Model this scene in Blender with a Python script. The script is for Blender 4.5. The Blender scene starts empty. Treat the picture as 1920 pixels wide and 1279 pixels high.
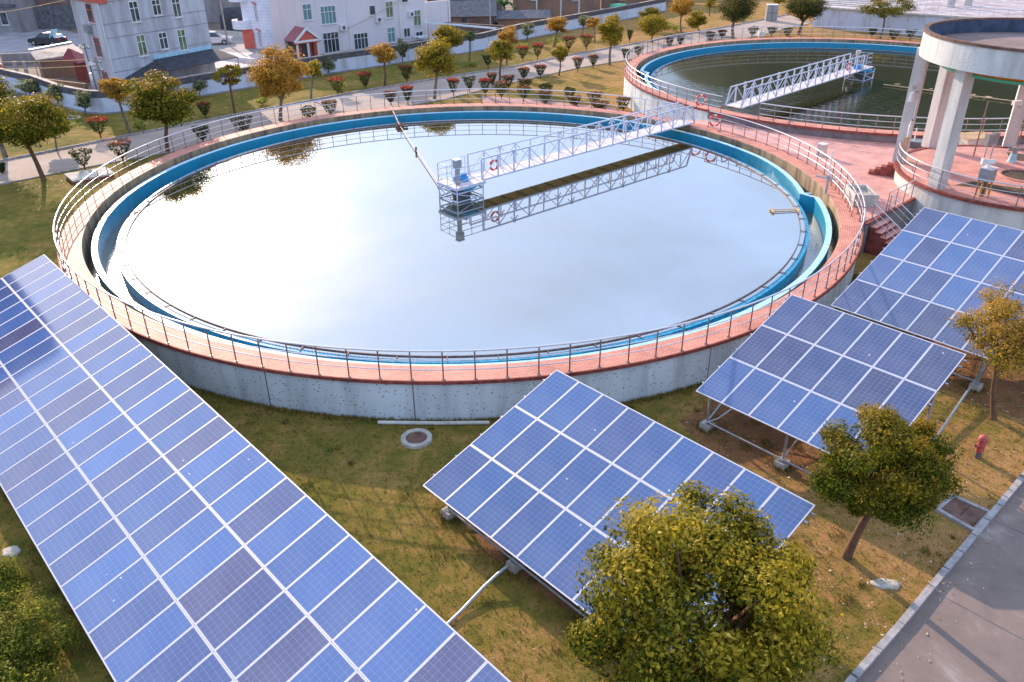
import bpy, math, random
import numpy as np
from mathutils import Vector, Matrix
R = math.radians
random.seed(7)
SC = bpy.context.scene
COL = SC.collection

# ------------------------------------------------------------------ camera
cam = bpy.data.cameras.new('camera')
cam.sensor_width = 36.0
cam.lens = 36.0 * 1516.85 / 1920.0
cam.clip_start = 0.1
cam.clip_end = 3000.0
co = bpy.data.objects.new('camera', cam)
COL.objects.link(co)
co.location = (0, 0, 15.95)
co.matrix_world = (Matrix.Translation((0, 0, 15.95)) @ Matrix.Rotation(R(90 - 28.9557), 4, 'X')
                   @ Matrix.Rotation(R(-0.5181), 4, 'Z'))
SC.camera = co

# ------------------------------------------------------------------ sky and sun
SUN_AZ, SUN_EL = -29.0, 20.0          # azimuth from +Y towards +X
W = bpy.data.worlds.new('World')
SC.world = W
W.use_nodes = True
nt = W.node_tree
nt.nodes.clear()
n_out = nt.nodes.new('ShaderNodeOutputWorld')
n_bg = nt.nodes.new('ShaderNodeBackground')
n_sky = nt.nodes.new('ShaderNodeTexSky')
n_sky.sky_type = 'NISHITA'
n_sky.sun_disc = False
n_sky.sun_elevation = R(SUN_EL)
n_sky.sun_rotation = R(SUN_AZ)
n_sky.air_density = 1.0
n_sky.dust_density = 2.6
n_sky.ozone_density = 2.0
# thin bright cloud over the Nishita sky
tc = nt.nodes.new('ShaderNodeTexCoord')
mp = nt.nodes.new('ShaderNodeMapping'); mp.inputs['Scale'].default_value = (1.0, 1.0, 2.6)
nz = nt.nodes.new('ShaderNodeTexNoise'); nz.inputs['Scale'].default_value = 2.2
nz.inputs['Detail'].default_value = 6.0; nz.inputs['Roughness'].default_value = 0.55
cr = nt.nodes.new('ShaderNodeValToRGB')
cr.color_ramp.elements[0].position = 0.36; cr.color_ramp.elements[0].color = (0.35, 0.35, 0.35, 1)
cr.color_ramp.elements[1].position = 0.66; cr.color_ramp.elements[1].color = (0.9, 0.9, 0.9, 1)
mx = nt.nodes.new('ShaderNodeMix'); mx.data_type = 'RGBA'
mx.inputs['B'].default_value = (7.0, 9.2, 13.4, 1)
L = nt.links.new
L(tc.outputs['Generated'], mp.inputs['Vector']); L(mp.outputs['Vector'], nz.inputs['Vector'])
L(nz.outputs['Fac'], cr.inputs['Fac']); L(cr.outputs['Color'], mx.inputs['Factor'])
L(n_sky.outputs['Color'], mx.inputs['A']); L(mx.outputs['Result'], n_bg.inputs['Color'])
n_bg.inputs['Strength'].default_value = 0.12
L(n_bg.outputs['Background'], n_out.inputs['Surface'])

sd = bpy.data.lights.new('sun', 'SUN')
sd.energy = 5.0
sd.angle = R(0.6)
sd.color = (1.0, 0.78, 0.58)
so = bpy.data.objects.new('sun', sd)
COL.objects.link(so)
sv = Vector((math.sin(R(SUN_AZ)) * math.cos(R(SUN_EL)), math.cos(R(SUN_AZ)) * math.cos(R(SUN_EL)), math.sin(R(SUN_EL))))
so.rotation_euler = sv.to_track_quat('Z', 'Y').to_euler()
so.location = (-60, 100, 60)

SC.view_settings.view_transform = 'Standard'
SC.view_settings.look = 'None'
SC.view_settings.exposure = 0.42
SC.view_settings.gamma = 1.0
try:
    SC.cycles.max_bounces = 6
    SC.cycles.transparent_max_bounces = 4
    SC.cycles.sample_clamp_indirect = 8.0
except Exception:
    pass

# ------------------------------------------------------------------ materials
def srgb(r, g, b):
    f = lambda c: (c / 255.0 / 12.92) if c <= 10 else ((c / 255.0 + 0.055) / 1.055) ** 2.4
    return (f(r), f(g), f(b), 1.0)

def mat(name, col, rough=0.7, metal=0.0, var=0.0, vscale=3.0, col2=None, bump=0.0, bscale=20.0, spec=0.5,
        ior=1.45, coat=0.0, coords='Object', stretch=(1, 1, 1), detail=5.0):
    m = bpy.data.materials.new(name)
    m.use_nodes = True
    t = m.node_tree
    b = t.nodes['Principled BSDF']
    c = tuple(col) if len(col) == 4 else tuple(col) + (1.0,)
    b.inputs['Base Color'].default_value = c
    b.inputs['Roughness'].default_value = rough
    b.inputs['Metallic'].default_value = metal
    b.inputs['IOR'].default_value = ior
    b.inputs['Specular IOR Level'].default_value = spec
    b.inputs['Coat Weight'].default_value = coat
    if var > 0 or bump > 0 or col2 is not None:
        tcn = t.nodes.new('ShaderNodeTexCoord')
        mpn = t.nodes.new('ShaderNodeMapping'); mpn.inputs['Scale'].default_value = stretch
        t.links.new(tcn.outputs[coords], mpn.inputs['Vector'])
        vec = mpn.outputs['Vector']
    if var > 0 or col2 is not None:
        n = t.nodes.new('ShaderNodeTexNoise'); n.inputs['Scale'].default_value = vscale
        n.inputs['Detail'].default_value = detail; n.inputs['Roughness'].default_value = 0.6
        t.links.new(vec, n.inputs['Vector'])
        r = t.nodes.new('ShaderNodeValToRGB')
        if col2 is None:
            a0 = tuple(max(0, x * (1 - var)) for x in c[:3]) + (1,)
            a1 = tuple(min(1, x * (1 + var)) for x in c[:3]) + (1,)
        else:
            a0 = c; a1 = tuple(col2) if len(col2) == 4 else tuple(col2) + (1,)
        r.color_ramp.elements[0].position = 0.35; r.color_ramp.elements[0].color = a0
        r.color_ramp.elements[1].position = 0.65; r.color_ramp.elements[1].color = a1
        t.links.new(n.outputs['Fac'], r.inputs['Fac'])
        t.links.new(r.outputs['Color'], b.inputs['Base Color'])
    if bump > 0:
        n2 = t.nodes.new('ShaderNodeTexNoise'); n2.inputs['Scale'].default_value = bscale
        n2.inputs['Detail'].default_value = 4.0
        t.links.new(vec, n2.inputs['Vector'])
        bp = t.nodes.new('ShaderNodeBump'); bp.inputs['Strength'].default_value = bump
        bp.inputs['Distance'].default_value = 0.05
        t.links.new(n2.outputs['Fac'], bp.inputs['Height'])
        t.links.new(bp.outputs['Normal'], b.inputs['Normal'])
    return m

def nodes_of(m):
    return m.node_tree, m.node_tree.nodes['Principled BSDF']

def m_tiles(name, ca, cb, mortar, sx, sy, rough=0.65, dirt=0.35):
    """red paving tiles laid along the UV map, with dirt"""
    m = mat(name, ca, rough)
    t, b = nodes_of(m)
    uv = t.nodes.new('ShaderNodeTexCoord')
    br = t.nodes.new('ShaderNodeTexBrick')
    br.inputs['Color1'].default_value = ca; br.inputs['Color2'].default_value = cb
    br.inputs['Mortar'].default_value = mortar
    br.inputs['Scale'].default_value = 1.0
    br.inputs['Brick Width'].default_value = sx; br.inputs['Row Height'].default_value = sy
    br.inputs['Mortar Size'].default_value = 0.012; br.inputs['Mortar Smooth'].default_value = 0.3
    t.links.new(uv.outputs['UV'], br.inputs['Vector'])
    n = t.nodes.new('ShaderNodeTexNoise'); n.inputs['Scale'].default_value = 0.9; n.inputs['Detail'].default_value = 8
    n.inputs['Roughness'].default_value = 0.65
    t.links.new(uv.outputs['Object'], n.inputs['Vector'])
    rp = t.nodes.new('ShaderNodeValToRGB')
    rp.color_ramp.elements[0].position = 0.3; rp.color_ramp.elements[0].color = (1 - dirt, 1 - dirt * 0.95, 1 - dirt * 0.9, 1)
    rp.color_ramp.elements[1].position = 0.62; rp.color_ramp.elements[1].color = (1.08, 1.08, 1.08, 1)
    t.links.new(n.outputs['Fac'], rp.inputs['Fac'])
    mu = t.nodes.new('ShaderNodeMix'); mu.data_type = 'RGBA'; mu.blend_type = 'MULTIPLY'
    mu.inputs['Factor'].default_value = 1.0
    t.links.new(br.outputs['Color'], mu.inputs['A']); t.links.new(rp.outputs['Color'], mu.inputs['B'])
    t.links.new(mu.outputs['Result'], b.inputs['Base Color'])
    bp = t.nodes.new('ShaderNodeBump'); bp.inputs['Strength'].default_value = 0.25; bp.inputs['Distance'].default_value = 0.01
    t.links.new(br.outputs['Fac'], bp.inputs['Height']); bp.invert = True
    t.links.new(bp.outputs['Normal'], b.inputs['Normal'])
    return m

def m_pebble(name, base, speck, amount=0.22, scale=7.0):
    """pebble-dash render with dark specks and streaks"""
    m = mat(name, base, 0.85)
    t, b = nodes_of(m)
    tcn = t.nodes.new('ShaderNodeTexCoord')
    v = t.nodes.new('ShaderNodeTexVoronoi'); v.inputs['Scale'].default_value = scale
    t.links.new(tcn.outputs['Object'], v.inputs['Vector'])
    sr = t.nodes.new('ShaderNodeValToRGB')
    sr.color_ramp.elements[0].position = 0.10; sr.color_ramp.elements[0].color = (1, 1, 1, 1)
    sr.color_ramp.elements[1].position = 0.24; sr.color_ramp.elements[1].color = (0, 0, 0, 1)
    t.links.new(v.outputs['Distance'], sr.inputs['Fac'])
    wn = t.nodes.new('ShaderNodeTexWhiteNoise')
    t.links.new(v.outputs['Color'], wn.inputs['Vector'])
    gt = t.nodes.new('ShaderNodeMath'); gt.operation = 'GREATER_THAN'; gt.inputs[1].default_value = amount
    t.links.new(wn.outputs['Value'], gt.inputs[0])
    mm = t.nodes.new('ShaderNodeMath'); mm.operation = 'MULTIPLY'
    t.links.new(sr.outputs['Color'], mm.inputs[0]); t.links.new(gt.outputs['Value'], mm.inputs[1])
    # stains running down
    mpn = t.nodes.new('ShaderNodeMapping'); mpn.inputs['Scale'].default_value = (1.0, 1.0, 0.18)
    t.links.new(tcn.outputs['Object'], mpn.inputs['Vector'])
    n = t.nodes.new('ShaderNodeTexNoise'); n.inputs['Scale'].default_value = 1.6; n.inputs['Detail'].default_value = 7
    t.links.new(mpn.outputs['Vector'], n.inputs['Vector'])
    rp = t.nodes.new('ShaderNodeValToRGB')
    rp.color_ramp.elements[0].position = 0.34; rp.color_ramp.elements[0].color = tuple(x * 0.72 for x in base[:3]) + (1,)
    rp.color_ramp.elements[1].position = 0.58; rp.color_ramp.elements[1].color = base
    t.links.new(n.outputs['Fac'], rp.inputs['Fac'])
    mu = t.nodes.new('ShaderNodeMix'); mu.data_type = 'RGBA'
    mu.inputs['B'].default_value = speck
    t.links.new(mm.outputs['Value'], mu.inputs['Factor']); t.links.new(rp.outputs['Color'], mu.inputs['A'])
    t.links.new(mu.outputs['Result'], b.inputs['Base Color'])
    bp = t.nodes.new('ShaderNodeBump'); bp.inputs['Strength'].default_value = 0.3; bp.inputs['Distance'].default_value = 0.02
    t.links.new(v.outputs['Distance'], bp.inputs['Height']); t.links.new(bp.outputs['Normal'], b.inputs['Normal'])
    return m

def m_streak(name, base, dark, rough=0.85, scale=2.2, lo=0.38, hi=0.6, zs=0.12):
    """painted or bare concrete with dark vertical streaks"""
    m = mat(name, base, rough)
    t, b = nodes_of(m)
    tcn = t.nodes.new('ShaderNodeTexCoord')
    mpn = t.nodes.new('ShaderNodeMapping'); mpn.inputs['Scale'].default_value = (1.0, 1.0, zs)
    t.links.new(tcn.outputs['Object'], mpn.inputs['Vector'])
    n = t.nodes.new('ShaderNodeTexNoise'); n.inputs['Scale'].default_value = scale; n.inputs['Detail'].default_value = 8
    n.inputs['Roughness'].default_value = 0.65
    t.links.new(mpn.outputs['Vector'], n.inputs['Vector'])
    rp = t.nodes.new('ShaderNodeValToRGB')
    rp.color_ramp.elements[0].position = lo; rp.color_ramp.elements[0].color = dark
    rp.color_ramp.elements[1].position = hi; rp.color_ramp.elements[1].color = base
    t.links.new(n.outputs['Fac'], rp.inputs['Fac']); t.links.new(rp.outputs['Color'], b.inputs['Base Color'])
    return m

def m_leaf(name, ramp, tip_sun_ramp, trans=0.5):
    """each leaf its own shade; the second ramp colours shoot tips and paints sunlight on crown tops"""
    m = bpy.data.materials.new(name)
    m.use_nodes = True
    t = m.node_tree
    t.nodes.remove(t.nodes['Principled BSDF'])
    out = t.nodes['Material Output']
    g = t.nodes.new('ShaderNodeNewGeometry')
    def rmp(cols):
        r = t.nodes.new('ShaderNodeValToRGB')
        e = r.color_ramp.elements
        while len(e) < len(cols):
            e.new(0.5)
        for i, c in enumerate(cols):
            e[i].position = i / (len(cols) - 1); e[i].color = tuple(c) + (1,)
        t.links.new(g.outputs['Random Per Island'], r.inputs['Fac'])
        return r
    r1, r2 = rmp(ramp), rmp(tip_sun_ramp)
    at = t.nodes.new('ShaderNodeAttribute'); at.attribute_name = 'tip_sun'
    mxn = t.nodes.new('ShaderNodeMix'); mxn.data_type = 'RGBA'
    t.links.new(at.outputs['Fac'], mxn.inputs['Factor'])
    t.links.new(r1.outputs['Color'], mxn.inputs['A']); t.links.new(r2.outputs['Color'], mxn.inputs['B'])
    p = t.nodes.new('ShaderNodeBsdfPrincipled'); p.inputs['Roughness'].default_value = 0.5
    p.inputs['Specular IOR Level'].default_value = 0.15
    tr = t.nodes.new('ShaderNodeBsdfTranslucent')
    ms = t.nodes.new('ShaderNodeMixShader'); ms.inputs['Fac'].default_value = trans
    t.links.new(mxn.outputs['Result'], p.inputs['Base Color']); t.links.new(mxn.outputs['Result'], tr.inputs['Color'])
    t.links.new(p.outputs['BSDF'], ms.inputs[1]); t.links.new(tr.outputs['BSDF'], ms.inputs[2])
    t.links.new(ms.outputs['Shader'], out.inputs['Surface'])
    return m

def m_solar(name, cols, ior=1.6):
    m = mat(name, (0.05, 0.09, 0.25), 0.06, coat=0.0, ior=ior, spec=0.6)
    t, b = nodes_of(m)
    uv = t.nodes.new('ShaderNodeTexCoord')
    oi = t.nodes.new('ShaderNodeObjectInfo')
    rp = t.nodes.new('ShaderNodeValToRGB')
    e = rp.color_ramp.elements
    while len(e) < len(cols): e.new(0.5)
    for i, c in enumerate(cols):
        e[i].position = i / len(cols); e[i].color = c + (1,)
    rp.color_ramp.interpolation = 'CONSTANT'
    t.links.new(oi.outputs['Random'], rp.inputs['Fac'])
    # crystalline flakes inside each cell
    sc = t.nodes.new('ShaderNodeMapping'); sc.inputs['Scale'].default_value = (14, 14, 1)
    t.links.new(uv.outputs['UV'], sc.inputs['Vector'])
    vo = t.nodes.new('ShaderNodeTexVoronoi'); vo.inputs['Scale'].default_value = 2.2
    t.links.new(sc.outputs['Vector'], vo.inputs['Vector'])
    hs = t.nodes.new('ShaderNodeHueSaturation')
    mr = t.nodes.new('ShaderNodeMapRange'); mr.inputs['To Min'].default_value = 0.82; mr.inputs['To Max'].default_value = 1.2
    t.links.new(vo.outputs['Color'], mr.inputs['Value']); t.links.new(mr.outputs['Result'], hs.inputs['Value'])
    t.links.new(rp.outputs['Color'], hs.inputs['Color'])
    # cell grid: UV runs 0..6 across and 0..12 along
    br = t.nodes.new('ShaderNodeTexBrick'); br.offset = 0.0; br.squash = 1.0
    br.inputs['Scale'].default_value = 1.0; br.inputs['Brick Width'].default_value = 1.0; br.inputs['Row Height'].default_value = 1.0
    br.inputs['Mortar Size'].default_value = 0.02; br.inputs['Mortar Smooth'].default_value = 0.2
    t.links.new(uv.outputs['UV'], br.inputs['Vector'])
    # bus bars along the length
    sp = t.nodes.new('ShaderNodeSeparateXYZ'); t.links.new(uv.outputs['UV'], sp.inputs['Vector'])
    m3 = t.nodes.new('ShaderNodeMath'); m3.operation = 'MULTIPLY'; m3.inputs[1].default_value = 3.0
    t.links.new(sp.outputs['X'], m3.inputs[0])
    fr = t.nodes.new('ShaderNodeMath'); fr.operation = 'FRACT'; t.links.new(m3.outputs['Value'], fr.inputs[0])
    sb = t.nodes.new('ShaderNodeMath'); sb.operation = 'SUBTRACT'; sb.inputs[1].default_value = 0.5
    t.links.new(fr.outputs['Value'], sb.inputs[0])
    ab = t.nodes.new('ShaderNodeMath'); ab.operation = 'ABSOLUTE'; t.links.new(sb.outputs['Value'], ab.inputs[0])
    lt = t.nodes.new('ShaderNodeMath'); lt.operation = 'LESS_THAN'; lt.inputs[1].default_value = 0.03
    t.links.new(ab.outputs['Value'], lt.inputs[0])
    ml = t.nodes.new('ShaderNodeMath'); ml.operation = 'MULTIPLY'; ml.inputs[1].default_value = 0.35
    t.links.new(lt.outputs['Value'], ml.inputs[0])
    mxx = t.nodes.new('ShaderNodeMath'); mxx.operation = 'MAXIMUM'
    t.links.new(br.outputs['Fac'], mxx.inputs[0]); t.links.new(ml.outputs['Value'], mxx.inputs[1])
    mu = t.nodes.new('ShaderNodeMix'); mu.data_type = 'RGBA'; mu.inputs['B'].default_value = (0.20, 0.27, 0.50, 1)
    t.links.new(mxx.outputs['Value'], mu.inputs['Factor']); t.links.new(hs.outputs['Color'], mu.inputs['A'])
    # thin dust
    n = t.nodes.new('ShaderNodeTexNoise'); n.inputs['Scale'].default_value = 0.8; n.inputs['Detail'].default_value = 9
    t.links.new(uv.outputs['Object'], n.inputs['Vector'])
    dr = t.nodes.new('ShaderNodeMapRange'); dr.inputs['From Min'].default_value = 0.35; dr.inputs['From Max'].default_value = 0.8
    dr.inputs['To Min'].default_value = 0.02; dr.inputs['To Max'].default_value = 0.16
    t.links.new(n.outputs['Fac'], dr.inputs['Value'])
    du = t.nodes.new('ShaderNodeMix'); du.data_type = 'RGBA'; du.inputs['B'].default_value = (0.42, 0.42, 0.48, 1)
    t.links.new(dr.outputs['Result'], du.inputs['Factor']); t.links.new(mu.outputs['Result'], du.inputs['A'])
    # a few bird droppings, different on every panel
    ov = t.nodes.new('ShaderNodeVectorMath'); ov.operation = 'SCALE'; ov.inputs['Scale'].default_value = 370.0
    cb = t.nodes.new('ShaderNodeCombineXYZ'); t.links.new(oi.outputs['Random'], cb.inputs['X']); t.links.new(oi.outputs['Random'], cb.inputs['Y'])
    t.links.new(cb.outputs['Vector'], ov.inputs[0])
    av = t.nodes.new('ShaderNodeVectorMath'); av.operation = 'ADD'
    t.links.new(uv.outputs['UV'], av.inputs[0]); t.links.new(ov.outputs['Vector'], av.inputs[1])
    v2 = t.nodes.new('ShaderNodeTexVoronoi'); v2.inputs['Scale'].default_value = 0.55
    t.links.new(av.outputs['Vector'], v2.inputs['Vector'])
    w2 = t.nodes.new('ShaderNodeTexWhiteNoise'); t.links.new(v2.outputs['Color'], w2.inputs['Vector'])
    g2 = t.nodes.new('ShaderNodeMath'); g2.operation = 'GREATER_THAN'; g2.inputs[1].default_value = 0.93
    t.links.new(w2.outputs['Value'], g2.inputs[0])
    l2 = t.nodes.new('ShaderNodeMath'); l2.operation = 'LESS_THAN'; l2.inputs[1].default_value = 0.09
    t.links.new(v2.outputs['Distance'], l2.inputs[0])
    p2 = t.nodes.new('ShaderNodeMath'); p2.operation = 'MULTIPLY'
    t.links.new(g2.outputs['Value'], p2.inputs[0]); t.links.new(l2.outputs['Value'], p2.inputs[1])
    d2 = t.nodes.new('ShaderNodeMix'); d2.data_type = 'RGBA'; d2.inputs['B'].default_value = (0.7, 0.7, 0.72, 1)
    t.links.new(p2.outputs['Value'], d2.inputs['Factor']); t.links.new(du.outputs['Result'], d2.inputs['A'])
    t.links.new(d2.outputs['Result'], b.inputs['Base Color'])
    return m

def m_water(name, col, rough, bump, bscale, mirror=0.0, patchy=False):
    """dark water under a glossy surface"""
    m = mat(name, col, rough, ior=1.33, spec=0.5)
    t, b = nodes_of(m)
    tcn = t.nodes.new('ShaderNodeTexCoord')
    n = t.nodes.new('ShaderNodeTexNoise'); n.inputs['Scale'].default_value = bscale; n.inputs['Detail'].default_value = 3
    t.links.new(tcn.outputs['Object'], n.inputs['Vector'])
    bp = t.nodes.new('ShaderNodeBump'); bp.inputs['Strength'].default_value = bump; bp.inputs['Distance'].default_value = 0.02
    t.links.new(n.outputs['Fac'], bp.inputs['Height'])
    t.links.new(bp.outputs['Normal'], b.inputs['Normal'])
    if patchy:   # breeze ruffles only the half of the tank nearer the terrace
        sp = t.nodes.new('ShaderNodeSeparateXYZ'); t.links.new(tcn.outputs['Object'], sp.inputs['Vector'])
        n2 = t.nodes.new('ShaderNodeTexNoise'); n2.inputs['Scale'].default_value = 0.22; n2.inputs['Detail'].default_value = 3
        t.links.new(tcn.outputs['Object'], n2.inputs['Vector'])
        ad = t.nodes.new('ShaderNodeMath'); ad.operation = 'MULTIPLY_ADD'; ad.inputs[1].default_value = 14.0
        t.links.new(n2.outputs['Fac'], ad.inputs[0]); t.links.new(sp.outputs['Y'], ad.inputs[2])
        mr = t.nodes.new('ShaderNodeMapRange'); mr.inputs['From Min'].default_value = 9.0; mr.inputs['From Max'].default_value = 2.0
        mr.inputs['To Min'].default_value = 0.03; mr.inputs['To Max'].default_value = bump
        t.links.new(ad.outputs['Value'], mr.inputs['Value']); t.links.new(mr.outputs['Result'], bp.inputs['Strength'])
    if mirror > 0:
        gl = t.nodes.new('ShaderNodeBsdfGlossy'); gl.inputs['Roughness'].default_value = rough
        gl.inputs['Color'].default_value = (0.95, 0.97, 1.0, 1)
        t.links.new(bp.outputs['Normal'], gl.inputs['Normal'])
        ms = t.nodes.new('ShaderNodeMixShader'); ms.inputs['Fac'].default_value = mirror
        t.links.new(b.outputs['BSDF'], ms.inputs[1]); t.links.new(gl.outputs['BSDF'], ms.inputs[2])
        t.links.new(ms.outputs['Shader'], t.nodes['Material Output'].inputs['Surface'])
    return m

def m_grass(name):
    m = mat(name, (0.1, 0.1, 0.03), 0.95, spec=0.1)
    t, b = nodes_of(m)
    tcn = t.nodes.new('ShaderNodeTexCoord')
    def noise(s, d=6, r=0.6):
        n = t.nodes.new('ShaderNodeTexNoise'); n.inputs['Scale'].default_value = s; n.inputs['Detail'].default_value = d
        n.inputs['Roughness'].default_value = r
        t.links.new(tcn.outputs['Object'], n.inputs['Vector']); return n
    n1, n2, n3 = noise(0.28), noise(1.7, 8, 0.7), noise(26.0, 4, 0.7)
    r1 = t.nodes.new('ShaderNodeValToRGB')
    e = r1.color_ramp.elements
    e[0].position = 0.36; e[0].color = (0.090, 0.105, 0.016, 1)
    e[1].position = 0.62; e[1].color = (0.42, 0.225, 0.085, 1)
    e.new(0.5).color = (0.235, 0.165, 0.036, 1)
    a = t.nodes.new('ShaderNodeMath'); a.operation = 'MULTIPLY_ADD'; a.inputs[1].default_value = 0.55
    t.links.new(n2.outputs['Fac'], a.inputs[0])
    h = t.nodes.new('ShaderNodeMath'); h.operation = 'MULTIPLY'; h.inputs[1].default_value = 0.45
    t.links.new(n1.outputs['Fac'], h.inputs[0]); t.links.new(h.outputs['Value'], a.inputs[2])
    # drier towards the road on the right, greener towards the left
    sp = t.nodes.new('ShaderNodeSeparateXYZ'); t.links.new(tcn.outputs['Object'], sp.inputs['Vector'])
    mrx = t.nodes.new('ShaderNodeMapRange'); mrx.inputs['From Min'].default_value = -6.0; mrx.inputs['From Max'].default_value = 12.0
    mrx.inputs['To Min'].default_value = -0.03; mrx.inputs['To Max'].default_value = 0.075
    t.links.new(sp.outputs['X'], mrx.inputs['Value'])
    ax = t.nodes.new('ShaderNodeMath'); ax.operation = 'ADD'
    t.links.new(a.outputs['Value'], ax.inputs[0]); t.links.new(mrx.outputs['Result'], ax.inputs[1])
    t.links.new(ax.outputs['Value'], r1.inputs['Fac'])
    r3 = t.nodes.new('ShaderNodeMapRange'); r3.inputs['From Min'].default_value = 0.3; r3.inputs['From Max'].default_value = 0.7
    r3.inputs['To Min'].default_value = 0.6; r3.inputs['To Max'].default_value = 1.35
    t.links.new(n3.outputs['Fac'], r3.inputs['Value'])
    mu = t.nodes.new('ShaderNodeVectorMath'); mu.operation = 'SCALE'
    t.links.new(r1.outputs['Color'], mu.inputs[0]); t.links.new(r3.outputs['Result'], mu.inputs['Scale'])
    t.links.new(mu.outputs['Vector'], b.inputs['Base Color'])
    bp = t.nodes.new('ShaderNodeBump'); bp.inputs['Strength'].default_value = 0.7; bp.inputs['Distance'].default_value = 0.04
    t.links.new(n3.outputs['Fac'], bp.inputs['Height']); t.links.new(bp.outputs['Normal'], b.inputs['Normal'])
    return m

def m_bricks(name, a, b2, mortar, s=1.0):
    m = mat(name, a, 0.9)
    t, b = nodes_of(m)
    tcn = t.nodes.new('ShaderNodeTexCoord')
    br = t.nodes.new('ShaderNodeTexBrick')
    br.inputs['Color1'].default_value = a; br.inputs['Color2'].default_value = b2; br.inputs['Mortar'].default_value = mortar
    br.inputs['Scale'].default_value = s; br.inputs['Brick Width'].default_value = 0.26; br.inputs['Row Height'].default_value = 0.09
    br.inputs['Mortar Size'].default_value = 0.012
    t.links.new(tcn.outputs['UV'], br.inputs['Vector'])
    n = t.nodes.new('ShaderNodeTexNoise'); n.inputs['Scale'].default_value = 0.7; n.inputs['Detail'].default_value = 6
    t.links.new(tcn.outputs['Object'], n.inputs['Vector'])
    mr = t.nodes.new('ShaderNodeMapRange'); mr.inputs['From Min'].default_value = 0.3; mr.inputs['From Max'].default_value = 0.7
    mr.inputs['To Min'].default_value = 0.6; mr.inputs['To Max'].default_value = 1.2
    t.links.new(n.outputs['Fac'], mr.inputs['Value'])
    mu = t.nodes.new('ShaderNodeVectorMath'); mu.operation = 'SCALE'
    t.links.new(br.outputs['Color'], mu.inputs[0]); t.links.new(mr.outputs['Result'], mu.inputs['Scale'])
    t.links.new(mu.outputs['Vector'], b.inputs['Base Color'])
    return m

M = {}
M['grass'] = m_grass('lawn_grass')
M['blade'] = m_leaf('grass_blades', [(0.09, 0.11, 0.02), (0.21, 0.165, 0.035), (0.38, 0.235, 0.08)], [(0.25, 0.19, 0.06)] * 2, 0.2)
M['fallen'] = m_leaf('fallen_leaves', [(0.35, 0.18, 0.06), (0.45, 0.33, 0.2), (0.55, 0.5, 0.42)], [(0.3, 0.2, 0.1)] * 2, 0.1)
M['soil'] = mat('bare_soil', (0.30, 0.13, 0.05), 0.95, col2=(0.19, 0.085, 0.03), vscale=1.6, bump=0.5, bscale=18)
M['deck'] = m_tiles('red_pavers', (0.70, 0.26, 0.18, 1), (0.80, 0.33, 0.23, 1), (0.42, 0.16, 0.12, 1), 0.21, 0.105)
M['terrace'] = m_tiles('terrace_pavers', (0.74, 0.34, 0.28, 1), (0.80, 0.40, 0.33, 1), (0.54, 0.27, 0.23, 1), 0.24, 0.12, dirt=0.35)
M['edge'] = mat('dark_red_edge', (0.26, 0.06, 0.045), 0.8, var=0.35, vscale=4)
M['pebble'] = m_pebble('pebbledash', (0.70, 0.75, 0.78, 1), (0.08, 0.08, 0.09, 1))
M['pebble2'] = m_pebble('pebbledash_stained', (0.66, 0.65, 0.62, 1), (0.30, 0.24, 0.20, 1), 0.6, 11)
M['gutter'] = m_streak('gutter_concrete', (0.44, 0.31, 0.19, 1), (0.12, 0.085, 0.065, 1), zs=0.16, scale=2.2, lo=0.3, hi=0.62)
M['blue'] = m_streak('blue_paint', (0.02, 0.27, 0.42, 1), (0.04, 0.20, 0.30, 1), 0.35, 1.2, 0.3, 0.5)
M['bluetop'] = mat('pale_blue_paint', (0.42, 0.66, 0.78), 0.5, var=0.15, vscale=3)
M['weirblue'] = mat('weir_teal', (0.02, 0.28, 0.46), 0.4, var=0.3, vscale=6)
M['white_plate'] = mat('white_weir_plate', (0.72, 0.70, 0.70), 0.5, var=0.1, vscale=8)
M['baffle'] = mat('grey_baffle', (0.16, 0.12, 0.13), 0.6, var=0.4, vscale=5)
M['floor'] = mat('channel_floor', (0.10, 0.075, 0.05), 0.8, var=0.4, vscale=3)
M['steel'] = mat('stainless_steel', (0.72, 0.68, 0.69), 0.30, 0.45, var=0.08, vscale=6)
M['post'] = mat('weathered_post', (0.30, 0.22, 0.20), 0.45, 0.6, var=0.3, vscale=5)
M['truss'] = mat('white_truss_paint', (0.52, 0.55, 0.66), 0.45, var=0.08, vscale=4)
M['pinkpipe'] = mat('pinkish_pipe', (0.50, 0.33, 0.29), 0.6, var=0.2, vscale=5)
M['plate'] = mat('bridge_plate', (0.74, 0.62, 0.60), 0.6, var=0.15, vscale=3)
M['under'] = mat('rusty_underside', (0.22, 0.14, 0.04), 0.9, var=0.4, vscale=3)
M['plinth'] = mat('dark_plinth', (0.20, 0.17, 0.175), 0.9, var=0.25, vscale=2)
M['grey'] = mat('grey_paint', (0.30, 0.31, 0.31), 0.5, var=0.12, vscale=5)
M['dgrey'] = mat('dark_grey', (0.12, 0.12, 0.13), 0.6, var=0.2, vscale=5)
M['motor'] = mat('blue_motor', (0.03, 0.26, 0.62), 0.4, var=0.1, vscale=5)
M['red'] = mat('red_buoy', (0.80, 0.04, 0.03), 0.45, var=0.08, vscale=8)
M['white'] = mat('white_paint', (0.78, 0.77, 0.76), 0.5, var=0.06, vscale=5)
M['solar'] = m_solar('mixed_solar_cells', [(0.048, 0.092, 0.26), (0.054, 0.122, 0.34), (0.064, 0.070, 0.185), (0.050, 0.105, 0.295), (0.058, 0.082, 0.225), (0.080, 0.068, 0.155), (0.056, 0.115, 0.32), (0.054, 0.078, 0.22)], 1.95)
M['solar_blue'] = m_solar('blue_solar_cells', [(0.042, 0.090, 0.235), (0.048, 0.086, 0.225), (0.044, 0.096, 0.25), (0.052, 0.080, 0.21), (0.040, 0.100, 0.265)])
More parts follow.
